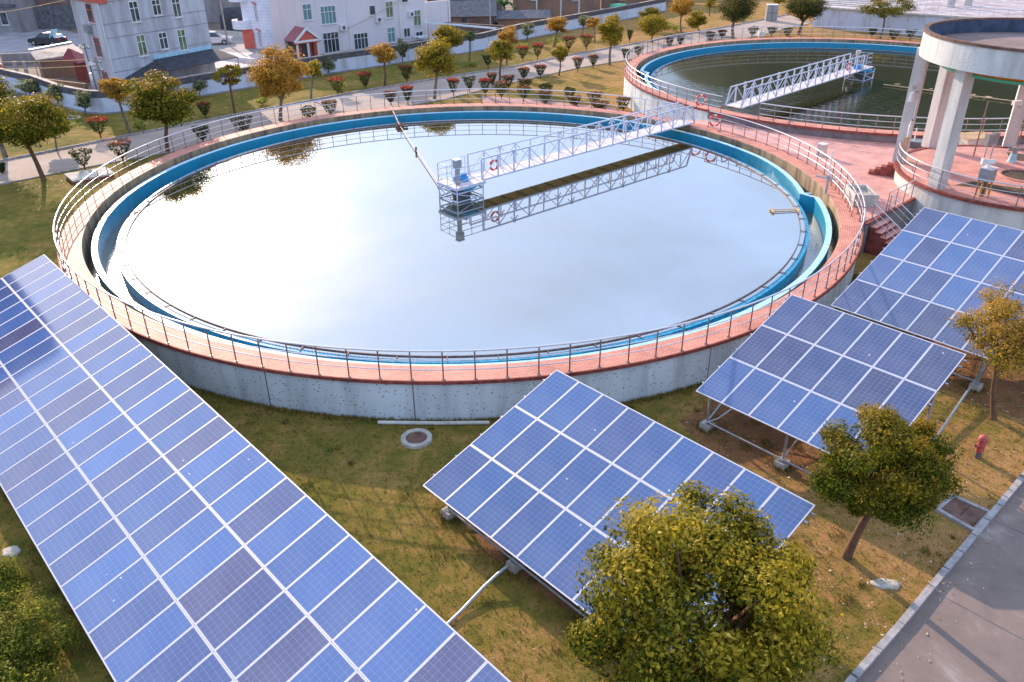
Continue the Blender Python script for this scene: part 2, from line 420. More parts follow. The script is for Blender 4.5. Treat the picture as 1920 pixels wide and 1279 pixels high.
M['solar_violet'] = m_solar('violet_solar_cells', [(0.032, 0.046, 0.135), (0.036, 0.042, 0.115), (0.030, 0.050, 0.145), (0.040, 0.042, 0.105)])
M['alu'] = mat('aluminium_frame', (0.66, 0.62, 0.66), 0.4, 0.35)
M['galv'] = mat('galvanised_steel', (0.42, 0.42, 0.44), 0.45, 0.6, var=0.15, vscale=8)
M['footing'] = mat('concrete_footing', (0.46, 0.41, 0.35), 0.9, var=0.25, vscale=6, bump=0.3)
M['concrete'] = mat('pale_concrete', (0.55, 0.51, 0.46), 0.9, var=0.2, vscale=2.5, bump=0.15)
M['kerb'] = mat('kerb_stone', (0.36, 0.325, 0.32), 0.9, var=0.25, vscale=4, bump=0.2)
M['path'] = mat('path_concrete', (0.36, 0.27, 0.22), 0.9, col2=(0.44, 0.335, 0.28), vscale=0.5, detail=9, bump=0.1, bscale=30)
def m_road():
    m = mat('road_concrete', (0.2, 0.17, 0.155), 0.85)
    t, b = nodes_of(m)
    tcn = t.nodes.new('ShaderNodeTexCoord')
    n = t.nodes.new('ShaderNodeTexNoise'); n.inputs['Scale'].default_value = 0.55; n.inputs['Detail'].default_value = 10; n.inputs['Roughness'].default_value = 0.68
    n.inputs['Distortion'].default_value = 0.6
    t.links.new(tcn.outputs['Object'], n.inputs['Vector'])
    rp = t.nodes.new('ShaderNodeValToRGB'); e = rp.color_ramp.elements
    e[0].position = 0.3; e[0].color = (0.17, 0.128, 0.112, 1)
    e[1].position = 0.76; e[1].color = (0.40, 0.33, 0.30, 1)
    e.new(0.56).color = (0.25, 0.182, 0.155, 1)
    t.links.new(n.outputs['Fac'], rp.inputs['Fac']); t.links.new(rp.outputs['Color'], b.inputs['Base Color'])
    n3 = t.nodes.new('ShaderNodeTexNoise'); n3.inputs['Scale'].default_value = 40; t.links.new(tcn.outputs['Object'], n3.inputs['Vector'])
    bp = t.nodes.new('ShaderNodeBump'); bp.inputs['Strength'].default_value = 0.25; bp.inputs['Distance'].default_value = 0.02
    t.links.new(n3.outputs['Fac'], bp.inputs['Height']); t.links.new(bp.outputs['Normal'], b.inputs['Normal'])
    return m
M['road'] = m_road()
M['rust'] = mat('rusty_iron', (0.11, 0.05, 0.035), 0.8, col2=(0.20, 0.115, 0.085), vscale=3, bump=0.2)
M['bark'] = mat('tree_bark', (0.16, 0.085, 0.05), 0.9, var=0.35, vscale=8, bump=0.4, stretch=(1, 1, 0.3))
M['bark_grey'] = mat('grey_bark', (0.19, 0.15, 0.12), 0.9, var=0.35, vscale=8, bump=0.4, stretch=(1, 1, 0.3))
M['wall_white'] = m_streak('white_render', (0.58, 0.58, 0.63, 1), (0.30, 0.285, 0.30, 1), 0.9, 0.9, 0.30, 0.60, 0.2)
M['wall_cream'] = m_streak('cream_render', (0.74, 0.67, 0.68, 1), (0.62, 0.56, 0.57, 1), 0.9, 0.4, 0.25, 0.55, 0.2)
M['wall_grey'] = m_streak('grey_render', (0.32, 0.30, 0.30, 1), (0.18, 0.165, 0.165, 1), 0.9, 0.7, 0.3, 0.6, 0.3)
M['fence'] = m_streak('boundary_render', (0.62, 0.66, 0.78, 1), (0.38, 0.36, 0.36, 1), 0.9, 0.8, 0.25, 0.5, 0.3)
M['coping'] = mat('dark_coping', (0.11, 0.10, 0.11), 0.9, var=0.3, vscale=2)
M['tile_white'] = m_tiles('white_facade_tiles', (0.70, 0.73, 0.82, 1), (0.75, 0.77, 0.84, 1), (0.45, 0.47, 0.55, 1), 0.9, 0.35, dirt=0.15)
M['brick'] = m_bricks('old_bricks', (0.22, 0.12, 0.095, 1), (0.16, 0.095, 0.075, 1), (0.19, 0.165, 0.15, 1))
M['adobe'] = m_streak('ochre_mud_wall', (0.34, 0.19, 0.12, 1), (0.17, 0.11, 0.085, 1), 0.95, 0.5, 0.3, 0.62, 0.5)
M['slate'] = mat('grey_roof_tiles', (0.125, 0.12, 0.13), 0.85, var=0.35, vscale=2.5, bump=0.5, bscale=9)
M['redroof'] = mat('red_glazed_tiles', (0.26, 0.05, 0.06), 0.45, var=0.3, vscale=6, bump=0.4, bscale=12)
M['redtrim'] = mat('red_trim', (0.62, 0.13, 0.09), 0.6, var=0.15, vscale=4)
M['orange'] = mat('orange_door_paint', (0.66, 0.10, 0.03), 0.55, var=0.2, vscale=4)
M['glass'] = mat('window_glass', (0.05, 0.07, 0.08), 0.12, var=0.5, vscale=1.2, spec=0.6)
M['glass_green'] = mat('green_window_glass', (0.17, 0.22, 0.12), 0.2, var=0.4, vscale=1.2)
M['glass_teal'] = mat('teal_curtain_glass', (0.14, 0.27, 0.26), 0.25, var=0.3, vscale=1.5, stretch=(4, 4, 0.3))
M['tarp'] = mat('black_shade_net', (0.055, 0.055, 0.065), 0.85, var=0.25, vscale=2, bump=0.3, bscale=5)
M['lean'] = mat('white_metal_sheet', (0.75, 0.80, 0.85), 0.45, var=0.06, vscale=2)
M['tin'] = mat('old_cement_sheet', (0.35, 0.29, 0.26), 0.85, var=0.35, vscale=1.4, bump=0.4, bscale=7)
M['yard'] = mat('yard_earth', (0.20, 0.145, 0.115), 0.95, var=0.35, vscale=0.6, bump=0.2)
M['lane'] = mat('lane_concrete', (0.30, 0.275, 0.285), 0.9, var=0.25, vscale=0.4, detail=9)
M['lane_pink'] = mat('courtyard_paving', (0.62, 0.50, 0.49), 0.85, var=0.12, vscale=0.8)
M['black_car'] = mat('dark_car_paint', (0.025, 0.03, 0.035), 0.25, spec=0.6, coat=0.6)
M['silver_car'] = mat('silver_car_paint', (0.62, 0.61, 0.66), 0.3, 0.3, coat=0.6)
M['rubber'] = mat('tyre_rubber', (0.02, 0.02, 0.02), 0.9)
M['redlight'] = mat('red_lens', (0.6, 0.03, 0.03), 0.3)
M['hydrant'] = mat('faded_hydrant_red', (0.46, 0.085, 0.075), 0.55, var=0.25, vscale=8)
M['yellow'] = mat('yellow_rust_frame', (0.50, 0.25, 0.04), 0.6, var=0.3, vscale=6)
M['foam'] = mat('basin_foam', (0.34, 0.25, 0.25), 0.9, col2=(0.60, 0.53, 0.54), vscale=0.45, detail=10, bump=0.5, bscale=3)
M['dish'] = mat('orange_dish_lining', (0.62, 0.19, 0.01), 0.6, var=0.15, vscale=3)
M['green_rim'] = mat('green_rim_paint', (0.10, 0.55, 0.34), 0.5)
M['tankfloor'] = mat('tank_bed_silt', (0.20, 0.135, 0.115), 0.9, col2=(0.28, 0.20, 0.18), vscale=0.5, detail=9)
M['tankin'] = mat('tank_inner_wall', (0.055, 0.075, 0.12), 0.8, var=0.3, vscale=2)
M['wood'] = mat('pale_board', (0.55, 0.36, 0.20), 0.8, var=0.2, vscale=4)
M['hill'] = mat('wooded_hill', (0.035, 0.045, 0.022), 0.95, var=0.5, vscale=0.08, bump=1.0, bscale=0.3)
M['water'] = m_water('tank_water', (0.05, 0.045, 0.02), 0.012, 0.03, 0.7, mirror=0.44)
M['water2'] = m_water('murky_green_water', (0.034, 0.034, 0.014), 0.05, 0.95, 2.6, patchy=True)
M['water_ch'] = m_water('channel_water', (0.12, 0.10, 0.07), 0.10, 0.6, 5.0, mirror=0.2)
G = [(0.020, 0.042, 0.004), (0.060, 0.095, 0.007), (0.15, 0.165, 0.010), (0.32, 0.27, 0.016)]
Y = [(0.085, 0.095, 0.012), (0.20, 0.17, 0.02), (0.34, 0.25, 0.026), (0.46, 0.32, 0.035)]
O = [(0.18, 0.12, 0.02), (0.36, 0.20, 0.026), (0.54, 0.28, 0.04), (0.62, 0.38, 0.07)]
Dk = [(0.022, 0.042, 0.014), (0.045, 0.070, 0.02), (0.09, 0.10, 0.026)]
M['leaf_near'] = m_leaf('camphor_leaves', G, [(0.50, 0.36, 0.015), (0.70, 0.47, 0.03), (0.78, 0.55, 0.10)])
M['leaf_autumn'] = m_leaf('autumn_leaves', [(0.09, 0.12, 0.015), (0.24, 0.21, 0.025), (0.46, 0.28, 0.035), (0.58, 0.36, 0.07)], [(0.60, 0.28, 0.05), (0.70, 0.40, 0.10)])
M['leaf_bush'] = m_leaf('bush_leaves', [(0.035, 0.070, 0.012), (0.085, 0.135, 0.018), (0.20, 0.22, 0.025)], [(0.34, 0.30, 0.03), (0.50, 0.40, 0.05)])
M['leaf_round'] = m_leaf('dense_green_leaves', [(0.020, 0.045, 0.004), (0.060, 0.105, 0.007), (0.13, 0.165, 0.01), (0.25, 0.23, 0.014)], [(0.26, 0.15, 0.015), (0.46, 0.24, 0.02), (0.58, 0.32, 0.04)])
M['leaf_green'] = m_leaf('green_leaves', G, O[1:])
M['leaf_yellow'] = m_leaf('yellow_green_leaves', Y, [(0.42, 0.30, 0.02), (0.62, 0.40, 0.03)])
M['leaf_orange'] = m_leaf('orange_leaves', O, [(0.52, 0.25, 0.03), (0.68, 0.36, 0.07)])
M['leaf_dark'] = m_leaf('dark_leaves', Dk + [(0.09, 0.085, 0.02)], [(0.20, 0.14, 0.03), (0.30, 0.19, 0.04)])
M['leaf_pale'] = m_leaf('pale_leaves', [(0.08, 0.11, 0.04), (0.17, 0.20, 0.09), (0.30, 0.30, 0.16)], [(0.28, 0.28, 0.12), (0.40, 0.38, 0.2)])
M['leaf_lime'] = m_leaf('lime_leaves', [(0.16, 0.22, 0.03), (0.32, 0.34, 0.05), (0.45, 0.42, 0.08)], [(0.4, 0.4, 0.07)] * 2)
M['leaf_palm'] = m_leaf('palm_leaves', [(0.05, 0.12, 0.04), (0.10, 0.20, 0.06), (0.2, 0.32, 0.08)], [(0.25, 0.4, 0.05)] * 2)
M['leaf_shrub'] = m_leaf('clipped_leaves', Dk, [(0.10, 0.04, 0.03), (0.20, 0.08, 0.05)])
M['leaf_red'] = m_leaf('red_shoots', [(0.20, 0.025, 0.02), (0.42, 0.05, 0.04), (0.55, 0.12, 0.08), (0.16, 0.06, 0.03)], [(0.6, 0.05, 0.04)] * 2)
M['leaf_tan'] = m_leaf('bronze_shoots', [(0.16, 0.06, 0.03), (0.30, 0.15, 0.06), (0.36, 0.22, 0.11)], [(0.3, 0.2, 0.1)] * 2)

# ------------------------------------------------------------------ mesh helpers
class MB:
    def __init__(s):
        s.v = []; s.f = []; s.uv = []; s.sm = []
    def add(s, vs, fs, uvs=None, smooth=False):
        o = len(s.v)
        s.v += [tuple(p) for p in vs]
        for i, fc in enumerate(fs):
            s.f.append(tuple(o + k for k in fc))
            s.sm.append(smooth)
            s.uv.append(uvs[i] if uvs else None)
    def box(s, c, d, rz=0.0, top=None):
        """box centred at c with full size d, turned by rz; top = scale of the upper face"""
        x, y, z = d[0] / 2, d[1] / 2, d[2] / 2
        k = 1.0 if top is None else top
        pts = [(-x, -y, -z), (x, -y, -z), (x, y, -z), (-x, y, -z), (-x * k, -y * k, z), (x * k, -y * k, z), (x * k, y * k, z), (-x * k, y * k, z)]
        ca, sa = math.cos(rz), math.sin(rz)
        vs = [(c[0] + p[0] * ca - p[1] * sa, c[1] + p[0] * sa + p[1] * ca, c[2] + p[2]) for p in pts]
        fs = [(0, 3, 2, 1), (4, 5, 6, 7), (0, 1, 5, 4), (1, 2, 6, 5), (2, 3, 7, 6), (3, 0, 4, 7)]
        X, Y_, Z = d
        uv = [[(0, 0), (0, Y_), (X, Y_), (X, 0)], [(0, 0), (X, 0), (X, Y_), (0, Y_)], [(0, 0), (X, 0), (X, Z), (0, Z)],
              [(0, 0), (Y_, 0), (Y_, Z), (0, Z)], [(0, 0), (X, 0), (X, Z), (0, Z)], [(0, 0), (Y_, 0), (Y_, Z), (0, Z)]]
        s.add(vs, fs, uv)
    def bar(s, a, b, w, h=None, up=(0, 0, 1)):
        """rectangular bar from a to b"""
        h = w if h is None else h
        a, b = Vector(a), Vector(b)
        d = (b - a).normalized(); u = Vector(up)
        if abs(d.dot(u)) > 0.99: u = Vector((1, 0, 0))
        sd_ = d.cross(u).normalized() * (w / 2); u2 = sd_.cross(d).normalized() * (h / 2)
        vs = [a - sd_ - u2, a + sd_ - u2, a + sd_ + u2, a - sd_ + u2, b - sd_ - u2, b + sd_ - u2, b + sd_ + u2, b - sd_ + u2]
        s.add(vs, [(0, 1, 2, 3), (7, 6, 5, 4), (0, 4, 5, 1), (1, 5, 6, 2), (2, 6, 7, 3), (3, 7, 4, 0)])
    def tube(s, pts, r, n=8, closed=False, cap=True):
        """round tube through pts; r a number or one per point"""
        P = [Vector(p) for p in pts]; k = len(P)
        rs = [r] * k if not hasattr(r, '__len__') else list(r)
        vs = []; ref = None
        for i in range(k):
            if closed: d = P[(i + 1) % k] - P[i - 1]
            else: d = P[min(i + 1, k - 1)] - P[max(i - 1, 0)]
            d.normalize()
            u = Vector((0, 0, 1)) if abs(d.z) < 0.95 else Vector((1, 0, 0))
            x = d.cross(u).normalized(); y = x.cross(d)
            for j in range(n):
                a = 2 * math.pi * j / n
                vs.append(P[i] + (x * math.cos(a) + y * math.sin(a)) * rs[i])
        fs = []
        for i in range(k if closed else k - 1):
            i2 = (i + 1) % k
            for j in range(n):
                j2 = (j + 1) % n
                fs.append((i * n + j, i2 * n + j, i2 * n + j2, i * n + j2))
        s.add(vs, fs, None, True)
        if cap and not closed:
            s.add([vs[j] for j in range(n)], [tuple(range(n))]); s.add([vs[(k - 1) * n + j] for j in range(n)], [tuple(reversed(range(n)))])
    def cyl(s, c, r, z0, z1, n=24, r1=None):
        r1 = r if r1 is None else r1
        s.lathe((c[0], c[1]), [(0, z0), (r, z0), (r1, z1), (0, z1)], n=n)
    def lathe(s, c, prof, a0=0.0, a1=360.0, n=64, smooth=False, rfun=None):
        """revolve the profile (r, z); open unless 360; UV = arc length, profile length"""
        full = abs(a1 - a0 - 360) < 1e-6
        ln = [0.0]
        for i in range(1, len(prof)): ln.append(ln[-1] + math.hypot(prof[i][0] - prof[i - 1][0], prof[i][1] - prof[i - 1][1]))
        rm = max(p[0] for p in prof) or 1
        vs = []
        m = n if full else n + 1
        for i in range(m):
            a = R(a0 + (a1 - a0) * i / n)
            for (r, z) in prof:
                rr = rfun(math.degrees(a), r) if rfun else r
                vs.append((c[0] + rr * math.cos(a), c[1] + rr * math.sin(a), z))
        k = len(prof); fs = []; uvs = []
        for i in range(n):
            i2 = (i + 1) % m
            ua, ub = R(a1 - a0) * i / n * rm, R(a1 - a0) * (i + 1) / n * rm
            for j in range(k - 1):
                q = [(i * k + j), (i2 * k + j), (i2 * k + j + 1), (i * k + j + 1)]
                w = [(ua, ln[j]), (ub, ln[j]), (ub, ln[j + 1]), (ua, ln[j + 1])]
                if prof[j][0] == 0 and rfun is None: q = q[1:]; w = w[1:]
                elif prof[j + 1][0] == 0 and rfun is None: q = q[:3]; w = w[:3]
                fs.append(tuple(q)); uvs.append(w)
        s.add(vs, fs, uvs, smooth)
    def prism(s, poly, z0, z1, top=True, bottom=False):
        """vertical prism over a counter-clockwise outline"""
        n = len(poly)
        vs = [(p[0], p[1], z0) for p in poly] + [(p[0], p[1], z1) for p in poly]
        fs = []; uvs = []; l = 0
        for i in range(n):
            j = (i + 1) % n; d = math.hypot(poly[j][0] - poly[i][0], poly[j][1] - poly[i][1])
            fs.append((i, j, n + j, n + i)); uvs.append([(l, z0), (l + d, z0), (l + d, z1), (l, z1)]); l += d
        if top: fs.append(tuple(range(n, 2 * n))); uvs.append([(p[0], p[1]) for p in poly])
        if bottom: fs.append(tuple(reversed(range(n)))); uvs.append([(p[0], p[1]) for p in reversed(poly)])
        s.add(vs, fs, uvs)
    def sheet(s, poly, z):
        s.add([(p[0], p[1], z) for p in poly], [tuple(range(len(poly)))], [[(p[0], p[1]) for p in poly]])
    def build(s, name, m, parent=None, inv=None):
        me = bpy.data.meshes.new(name)
        me.from_pydata(s.v, [], s.f)
        me.polygons.foreach_set('use_smooth', s.sm)
        ul = me.uv_layers.new(name='UVMap')
        k = 0; flat = []
        for fc, u in zip(s.f, s.uv):
            if u is None: flat += [0.0, 0.0] * len(fc)
            else:
                for p in u: flat += [p[0], p[1]]
        ul.data.foreach_set('uv', flat)
        me.materials.append(M[m] if isinstance(m, str) else m)
        me.update()
        return link(name, me, parent)

def link(name, me, parent=None):
    o = bpy.data.objects.new(name, me)
    COL.objects.link(o)
    if parent is not None:
        o.parent = parent
        o.matrix_parent_inverse = PINV.get(parent.name, Matrix.Identity(4))
    return o
PINV = {}
def thing(name, label, cat, loc=(0, 0, 0), group=None):
    """an Empty at the thing's base; parts are built in world coordinates and keep their place"""
    o = bpy.data.objects.new(name, None)
    o.empty_display_size = 0.3
    COL.objects.link(o)
    o.location = loc
    PINV[o.name] = Matrix.Translation(loc).inverted()
    return tag(o, label, cat, group)
def tag(o, label, cat, group=None):
    o['label'] = label; o['category'] = cat
    if group: o['group'] = group
    return o
def struct(o, kind='structure'):
    o['kind'] = kind
    return o

def leaves(name, m, P, size, parent=None, tip_sun=None, up=0.3, seed=0, aspect=0.5, outward=None):
    """leaf-sized quads at the points P (n,3)"""
    rng = np.random.default_rng(seed)
    n = len(P)
    nrm = rng.normal(size=(n, 3)) * (0.62 if outward is not None else 1.0); nrm[:, 2] += up * 2 if outward is None else 0.3
    if outward is not None: nrm += outward * 1.0
    nrm /= np.linalg.norm(nrm, axis=1, keepdims=True) + 1e-9
    t = rng.normal(size=(n, 3)); t -= nrm * (t * nrm).sum(1, keepdims=True); t /= np.linalg.norm(t, axis=1, keepdims=True) + 1e-9
    b = np.cross(nrm, t)
    l = size * (0.5 + 0.9 * rng.random((n, 1)) ** 1.4); w = l * aspect
    V = np.empty((n, 4, 3))
    V[:, 0] = P - t * l / 2; V[:, 1] = P + b * w / 2 - nrm * l * 0.08
    V[:, 2] = P + t * l / 2 - nrm * l * 0.12; V[:, 3] = P - b * w / 2 - nrm * l * 0.08
    me = bpy.data.meshes.new(name)
    me.vertices.add(4 * n); me.vertices.foreach_set('co', V.reshape(-1).astype(np.float32))
    me.loops.add(4 * n); me.loops.foreach_set('vertex_index', np.arange(4 * n, dtype=np.int32))
    me.polygons.add(n); me.polygons.foreach_set('loop_start', np.arange(0, 4 * n, 4, dtype=np.int32))
    me.polygons.foreach_set('loop_total', np.full(n, 4, dtype=np.int32))
    a = me.attributes.new('tip_sun', 'FLOAT', 'POINT')
    tv = np.zeros(n) if tip_sun is None else np.clip(tip_sun, 0, 1)
    a.data.foreach_set('value', np.repeat(tv, 4).astype(np.float32))
    me.materials.append(M[m]); me.update(); me.validate()
    return link(name, me, parent)

def crown_points(c, rx, rz, nclump, nleaf, seed, cr=0.34, shell=0.55, flat=0.0, tipamt=0.6):
    """clumps scattered through an ellipsoid (thicker towards the outside), leaves inside each clump"""
    rng = np.random.default_rng(seed)
    d = rng.normal(size=(nclump, 3)); d /= np.linalg.norm(d, axis=1, keepdims=True)
    rad = (shell + (1 - shell) * rng.random(nclump)) ** 0.8 * (1 - cr * 0.55) * rng.uniform(0.86, 1.03, nclump)
    ctr = d * rad[:, None]
    ctr[:, 2] = np.where(ctr[:, 2] < 0, ctr[:, 2] * (1 - flat), ctr[:, 2])
    idx = rng.integers(0, nclump, nleaf)
    csz = rng.uniform(0.55, 1.25, nclump) * cr
    off = rng.normal(size=(nleaf, 3)); off /= np.linalg.norm(off, axis=1, keepdims=True)
    off *= (rng.random((nleaf, 1)) ** 0.45) * csz[idx][:, None]; off[:, 2] *= 0.75
    q = ctr[idx] + off
    P = np.array(c) + q * np.array([rx, rx, rz])
    rr = np.linalg.norm(q, axis=1, keepdims=True)
    out = 0.7 * q / (rr + 1e-6) + 1.0 * off / (np.linalg.norm(off, axis=1, keepdims=True) + 1e-6)
    loc = off[:, 2] / (csz[idx] * 0.75 + 1e-6)
    ct = rng.uniform(-0.35, 0.35, nclump)
    tip_sun = tipamt * (0.12 + 0.45 * loc + 0.50 * q[:, 2] + ct[idx]) + rng.normal(size=nleaf) * 0.15  # second ramp grows towards clump and crown tops, standing in for sunlight
    return P, tip_sun, out, np.array(c) + ctr * np.array([rx, rx, rz])

def trunk(name, base, c, rx, rz, r0, clumps, m='bark', nlimb=7, parent=None, lean=None, seed=1, fork=None):
    """tapered trunk and limbs reaching the leaf clumps"""
    rng = random.Random(seed)
    mb = MB()
    base = Vector(base); c = Vector(c)
    fk = c - Vector((0, 0, rz * (0.75 if fork is None else fork)))
    if fk.z < base.z + 0.25: fk.z = base.z + 0.25
    mid = base.lerp(fk, 0.5) + Vector((rng.uniform(-1, 1), rng.uniform(-1, 1), 0)) * r0 * 0.8
    mb.tube([base - Vector((0, 0, 0.15)), base + Vector((0, 0, 0.1)), mid, fk], [r0 * 1.45, r0 * 1.1, r0 * 0.9, r0 * 0.78], 8)
    pick = list(range(len(clumps))); rng.shuffle(pick)
    for k in pick[:nlimb]:
        e = Vector(clumps[k])
        m1 = fk.lerp(e, 0.45) + Vector((rng.uniform(-1, 1), rng.uniform(-1, 1), rng.uniform(-0.2, 0.8))) * rx * 0.12
        mb.tube([fk - Vector((0, 0, r0)), m1, e], [r0 * 0.6, r0 * 0.36, r0 * 0.1], 6)
        for kk in rng.sample(pick, min(2, len(pick))):
            e2 = m1.lerp(Vector(clumps[kk]), 0.55)
            mb.tube([m1, e2], [r0 * 0.26, r0 * 0.07], 5)
    return mb.build(name, m, parent)

def tree(name, label, base, top, bot, r, off, leafmat, nleaf, lsize, group=None, nclump=34, bark='bark', r0=None, seed=1,
         tipamt=0.6, shell=0.5, cr=0.34, nlimb=7, cat='tree', fork=None, rz=None, cz=None):
    t = thing(name, label, cat, (base[0], base[1], 0), group)
    cz = (top + bot) / 2 if cz is None else cz; rz = (top - bot) / 2 if rz is None else rz
    c = (base[0] + off[0], base[1] + off[1], cz)
    P, tip_sun, out, cl = crown_points(c, r, rz, nclump, nleaf, seed, cr=cr, shell=shell, tipamt=tipamt)
    leaves('crown', leafmat, P, lsize, t, tip_sun, seed=seed + 5, outward=out)
    trunk('trunk', (base[0], base[1], 0), c, r, rz, r0 if r0 else max(0.06, 0.035 * top), cl, bark, nlimb, t, seed=seed, fork=fork)
    return t

# ================================================================== SETTING
TC = (-2.39, 43.74); TR = 20.63; RI = 19.6; DZ = 1.63        # first tank
T2 = (30.2, 71.4); TR2 = 20.3; RI2 = 19.25; DZ2 = 2.2        # second tank

mb = MB(); mb.sheet([(-900, -300), (900, -300), (900, 1200), (-900, 1200)], 0.0)
struct(mb.build('ground', 'grass'))
# path curving behind the tanks
PN = [(-60, 24.5), (-44, 39.3), (-32.5, 50.0), (-28.6, 53.6), (-21, 59.8), (-13.5, 66.8), (-5.6, 73.5), (0.2, 80.2), (7.2, 87.4), (13.1, 91.9), (22.5, 98.5), (32, 108.5), (42, 119)]
PF = [(-64, 28), (-48, 43.2), (-35.2, 55.0), (-28.9, 61.6), (-22.3, 68.3), (-15.2, 75.3), (-8.5, 81), (0.2, 87.9), (6.5, 94.5), (14.7, 101.7), (23.9, 110.4), (31, 117), (41, 127)]
def strip(a, b, z, name, m, kind='structure'):
    mb = MB()
    for i in range(len(a) - 1):
        mb.add([(a[i][0], a[i][1], z), (a[i + 1][0], a[i + 1][1], z), (b[i + 1][0], b[i + 1][1], z), (b[i][0], b[i][1], z)], [(0, 1, 2, 3)])
    return struct(mb.build(name, m), kind)
def offset_line(pl, d):
    out = []
    for i, p in enumerate(pl):
        q0 = Vector(pl[max(i - 1, 0)]); q1 = Vector(pl[min(i + 1, len(pl) - 1)])
        t = (q1 - q0).normalized(); out.append((p[0] - t.y * d, p[1] + t.x * d))
    return out
strip(PN, PF, 0.02, 'path', 'path')
def kerb(pl, w, h, name, gap=1.0):
    mb = MB()
    ol = offset_line(pl, w)
    for i in range(len(pl) - 1):
        a, b, c, d = Vector(pl[i]), Vector(pl[i + 1]), Vector(ol[i + 1]), Vector(ol[i])
        n = max(1, int((b - a).length / gap))
        for k in range(n):
            f0, f1 = k / n + 0.004, (k + 1) / n - 0.004
            q = [a.lerp(b, f0), a.lerp(b, f1), d.lerp(c, f1), d.lerp(c, f0)]
            zz = h + random.uniform(-0.006, 0.006)
            mb.prism(q, -0.05, zz)
    return struct(mb.build(name, 'kerb'))
kerb(PF, 0.16, 0.15, 'kerb')
kerb(PN, -0.14, 0.07, 'kerb')
# short branch of the path leading to the far side of the first tank
strip([(-2.2, 70.3), (2.6, 68.9), (8.6, 67.4)], [(-2.6, 74.6), (2.9, 72.2), (9.0, 69.2)], 0.028, 'path', 'terrace')
# road at the lower right
RK = [(-4.5, 0.2), (7.9, 12.5), (9.6, 14.0), (10.9, 15.2), (15.7, 19.6), (40, 42)]
RO = [(2.5, -8.0), (15.5, 4.5), (17.2, 6.0), (18.5, 7.2), (23.3, 11.6), (48, 34)]
strip(RO, RK, 0.016, 'road', 'road')
kerb(RK, 0.17, 0.13, 'kerb', 0.9)
mb = MB()
for k in range(9):                                              # joints cut in the road slabs
    f = k * 4.0
    a = Vector((7.9, 12.5)) + Vector((0.737, 0.676)) * (f - 8)
    n = Vector((0.676, -0.737))
    mb.add([(*(a + n * 0.1), 0.0205), (*(a + n * 10), 0.0205), (*(a + n * 10 + Vector((0.02, 0.02))), 0.0205), (*(a + n * 0.1 + Vector((0.02, 0.02))), 0.0205)], [(0, 1, 2, 3)])
struct(mb.build('road', 'dgrey'))
# bare soil under the arrays
def blob(cx, cy, rx, ry, rz, z, seed):
    rg = random.Random(seed); pts = []
    for i in range(36):
        a = 2 * math.pi * i / 36
        k = 1 + 0.16 * math.sin(3 * a + seed) + rg.uniform(-0.09, 0.09)
        x, y = rx * k * math.cos(a), ry * k * math.sin(a)
        pts.append((cx + x * math.cos(rz) - y * math.sin(rz), cy + x * math.sin(rz) + y * math.cos(rz)))
    m_ = MB(); m_.sheet(pts, z); return struct(m_.build('ground', 'soil'))
blob(1.9, 16.5, 5.0, 1.7, R(-48), 0.006, 1)
blob(8.9, 21.6, 3.7, 1.9, R(-48), 0.007, 2)
blob(17.3, 26.0, 4.2, 2.2, R(-48), 0.008, 3)
# village ground beyond the boundary wall
mb = MB(); mb.sheet([(-110, 60), (-62, 52), (-43.6, 76.8), (-34.6, 70.2), (-28.6, 76.2), (-17.9, 87.0), (-3.2, 99.8), (2, 107.0), (16.6, 124.4), (20, 150), (-20, 190), (-110, 190)], 0.010)
struct(mb.build('ground', 'yard'))
mb = MB(); mb.sheet([(-90, 97), (-58, 99.5), (-50, 104), (-38, 103), (-33.5, 91), (-29.5, 92), (-28.5, 104), (-33, 112), (-55, 112), (-66, 123), (-90, 127)], 0.016)
struct(mb.build('road', 'lane'))
mb = MB(); mb.sheet([(-33, 89), (-27.5, 89.5), (-24.5, 94.5), (-29.5, 98.5), (-37, 99)], 0.022)
struct(mb.build('pavement', 'lane_pink'))
# hills out of view, added to darken reflections in water and panels
def hill(name, pts, h, seed):
    """ridge following pts (x, y) with heights h, as a broad mound"""
    rg = random.Random(seed); n = len(pts); vs = []; fs = []
    prof = [(-1.0, 0.0), (-0.6, 0.45), (-0.3, 0.8), (0.0, 1.0), (0.35, 0.8), (0.7, 0.4), (1.0, 0.0)]
    for i, p in enumerate(pts):
        q0 = Vector(pts[max(i - 1, 0)]); q1 = Vector(pts[min(i + 1, n - 1)]); t = (q1 - q0).normalized(); nn = Vector((-t.y, t.x))
        for (u, z) in prof:
            w = 70 * (0.5 + h[i] / 80.0)
            q = Vector(p) + nn * u * w
            vs.append((q.x + rg.uniform(-4, 4), q.y + rg.uniform(-4, 4), z * h[i] * rg.uniform(0.94, 1.05) - 0.5))
    k = len(prof)
    for i in range(n - 1):
        for j in range(k - 1): fs.append((i * k + j, i * k + j + 1, (i + 1) * k + j + 1, (i + 1) * k + j))
    m_ = MB(); m_.add(vs, fs, None, True); return struct(m_.build(name, 'hill'))
hill('hills', [(52, 330), (95, 320), (140, 300), (200, 280), (270, 230), (330, 160), (360, 60)], [40, 74, 78, 80, 82, 80, 60], 3)
hill('hills', [(-178, 215), (-205, 190), (-225, 160), (-250, 110), (-270, 40)], [12, 118, 112, 105, 80], 4)

# ================================================================== TANKS
def ring_rad(jog):
    """radius of the launder wall: it steps in at the outlet, then widens again"""
    def f(a, r):
        d = (a - jog) % 360
        if d < 22: return r - 0.62 * (1 - d / 22.0) ** 1.3
        return r
    return f

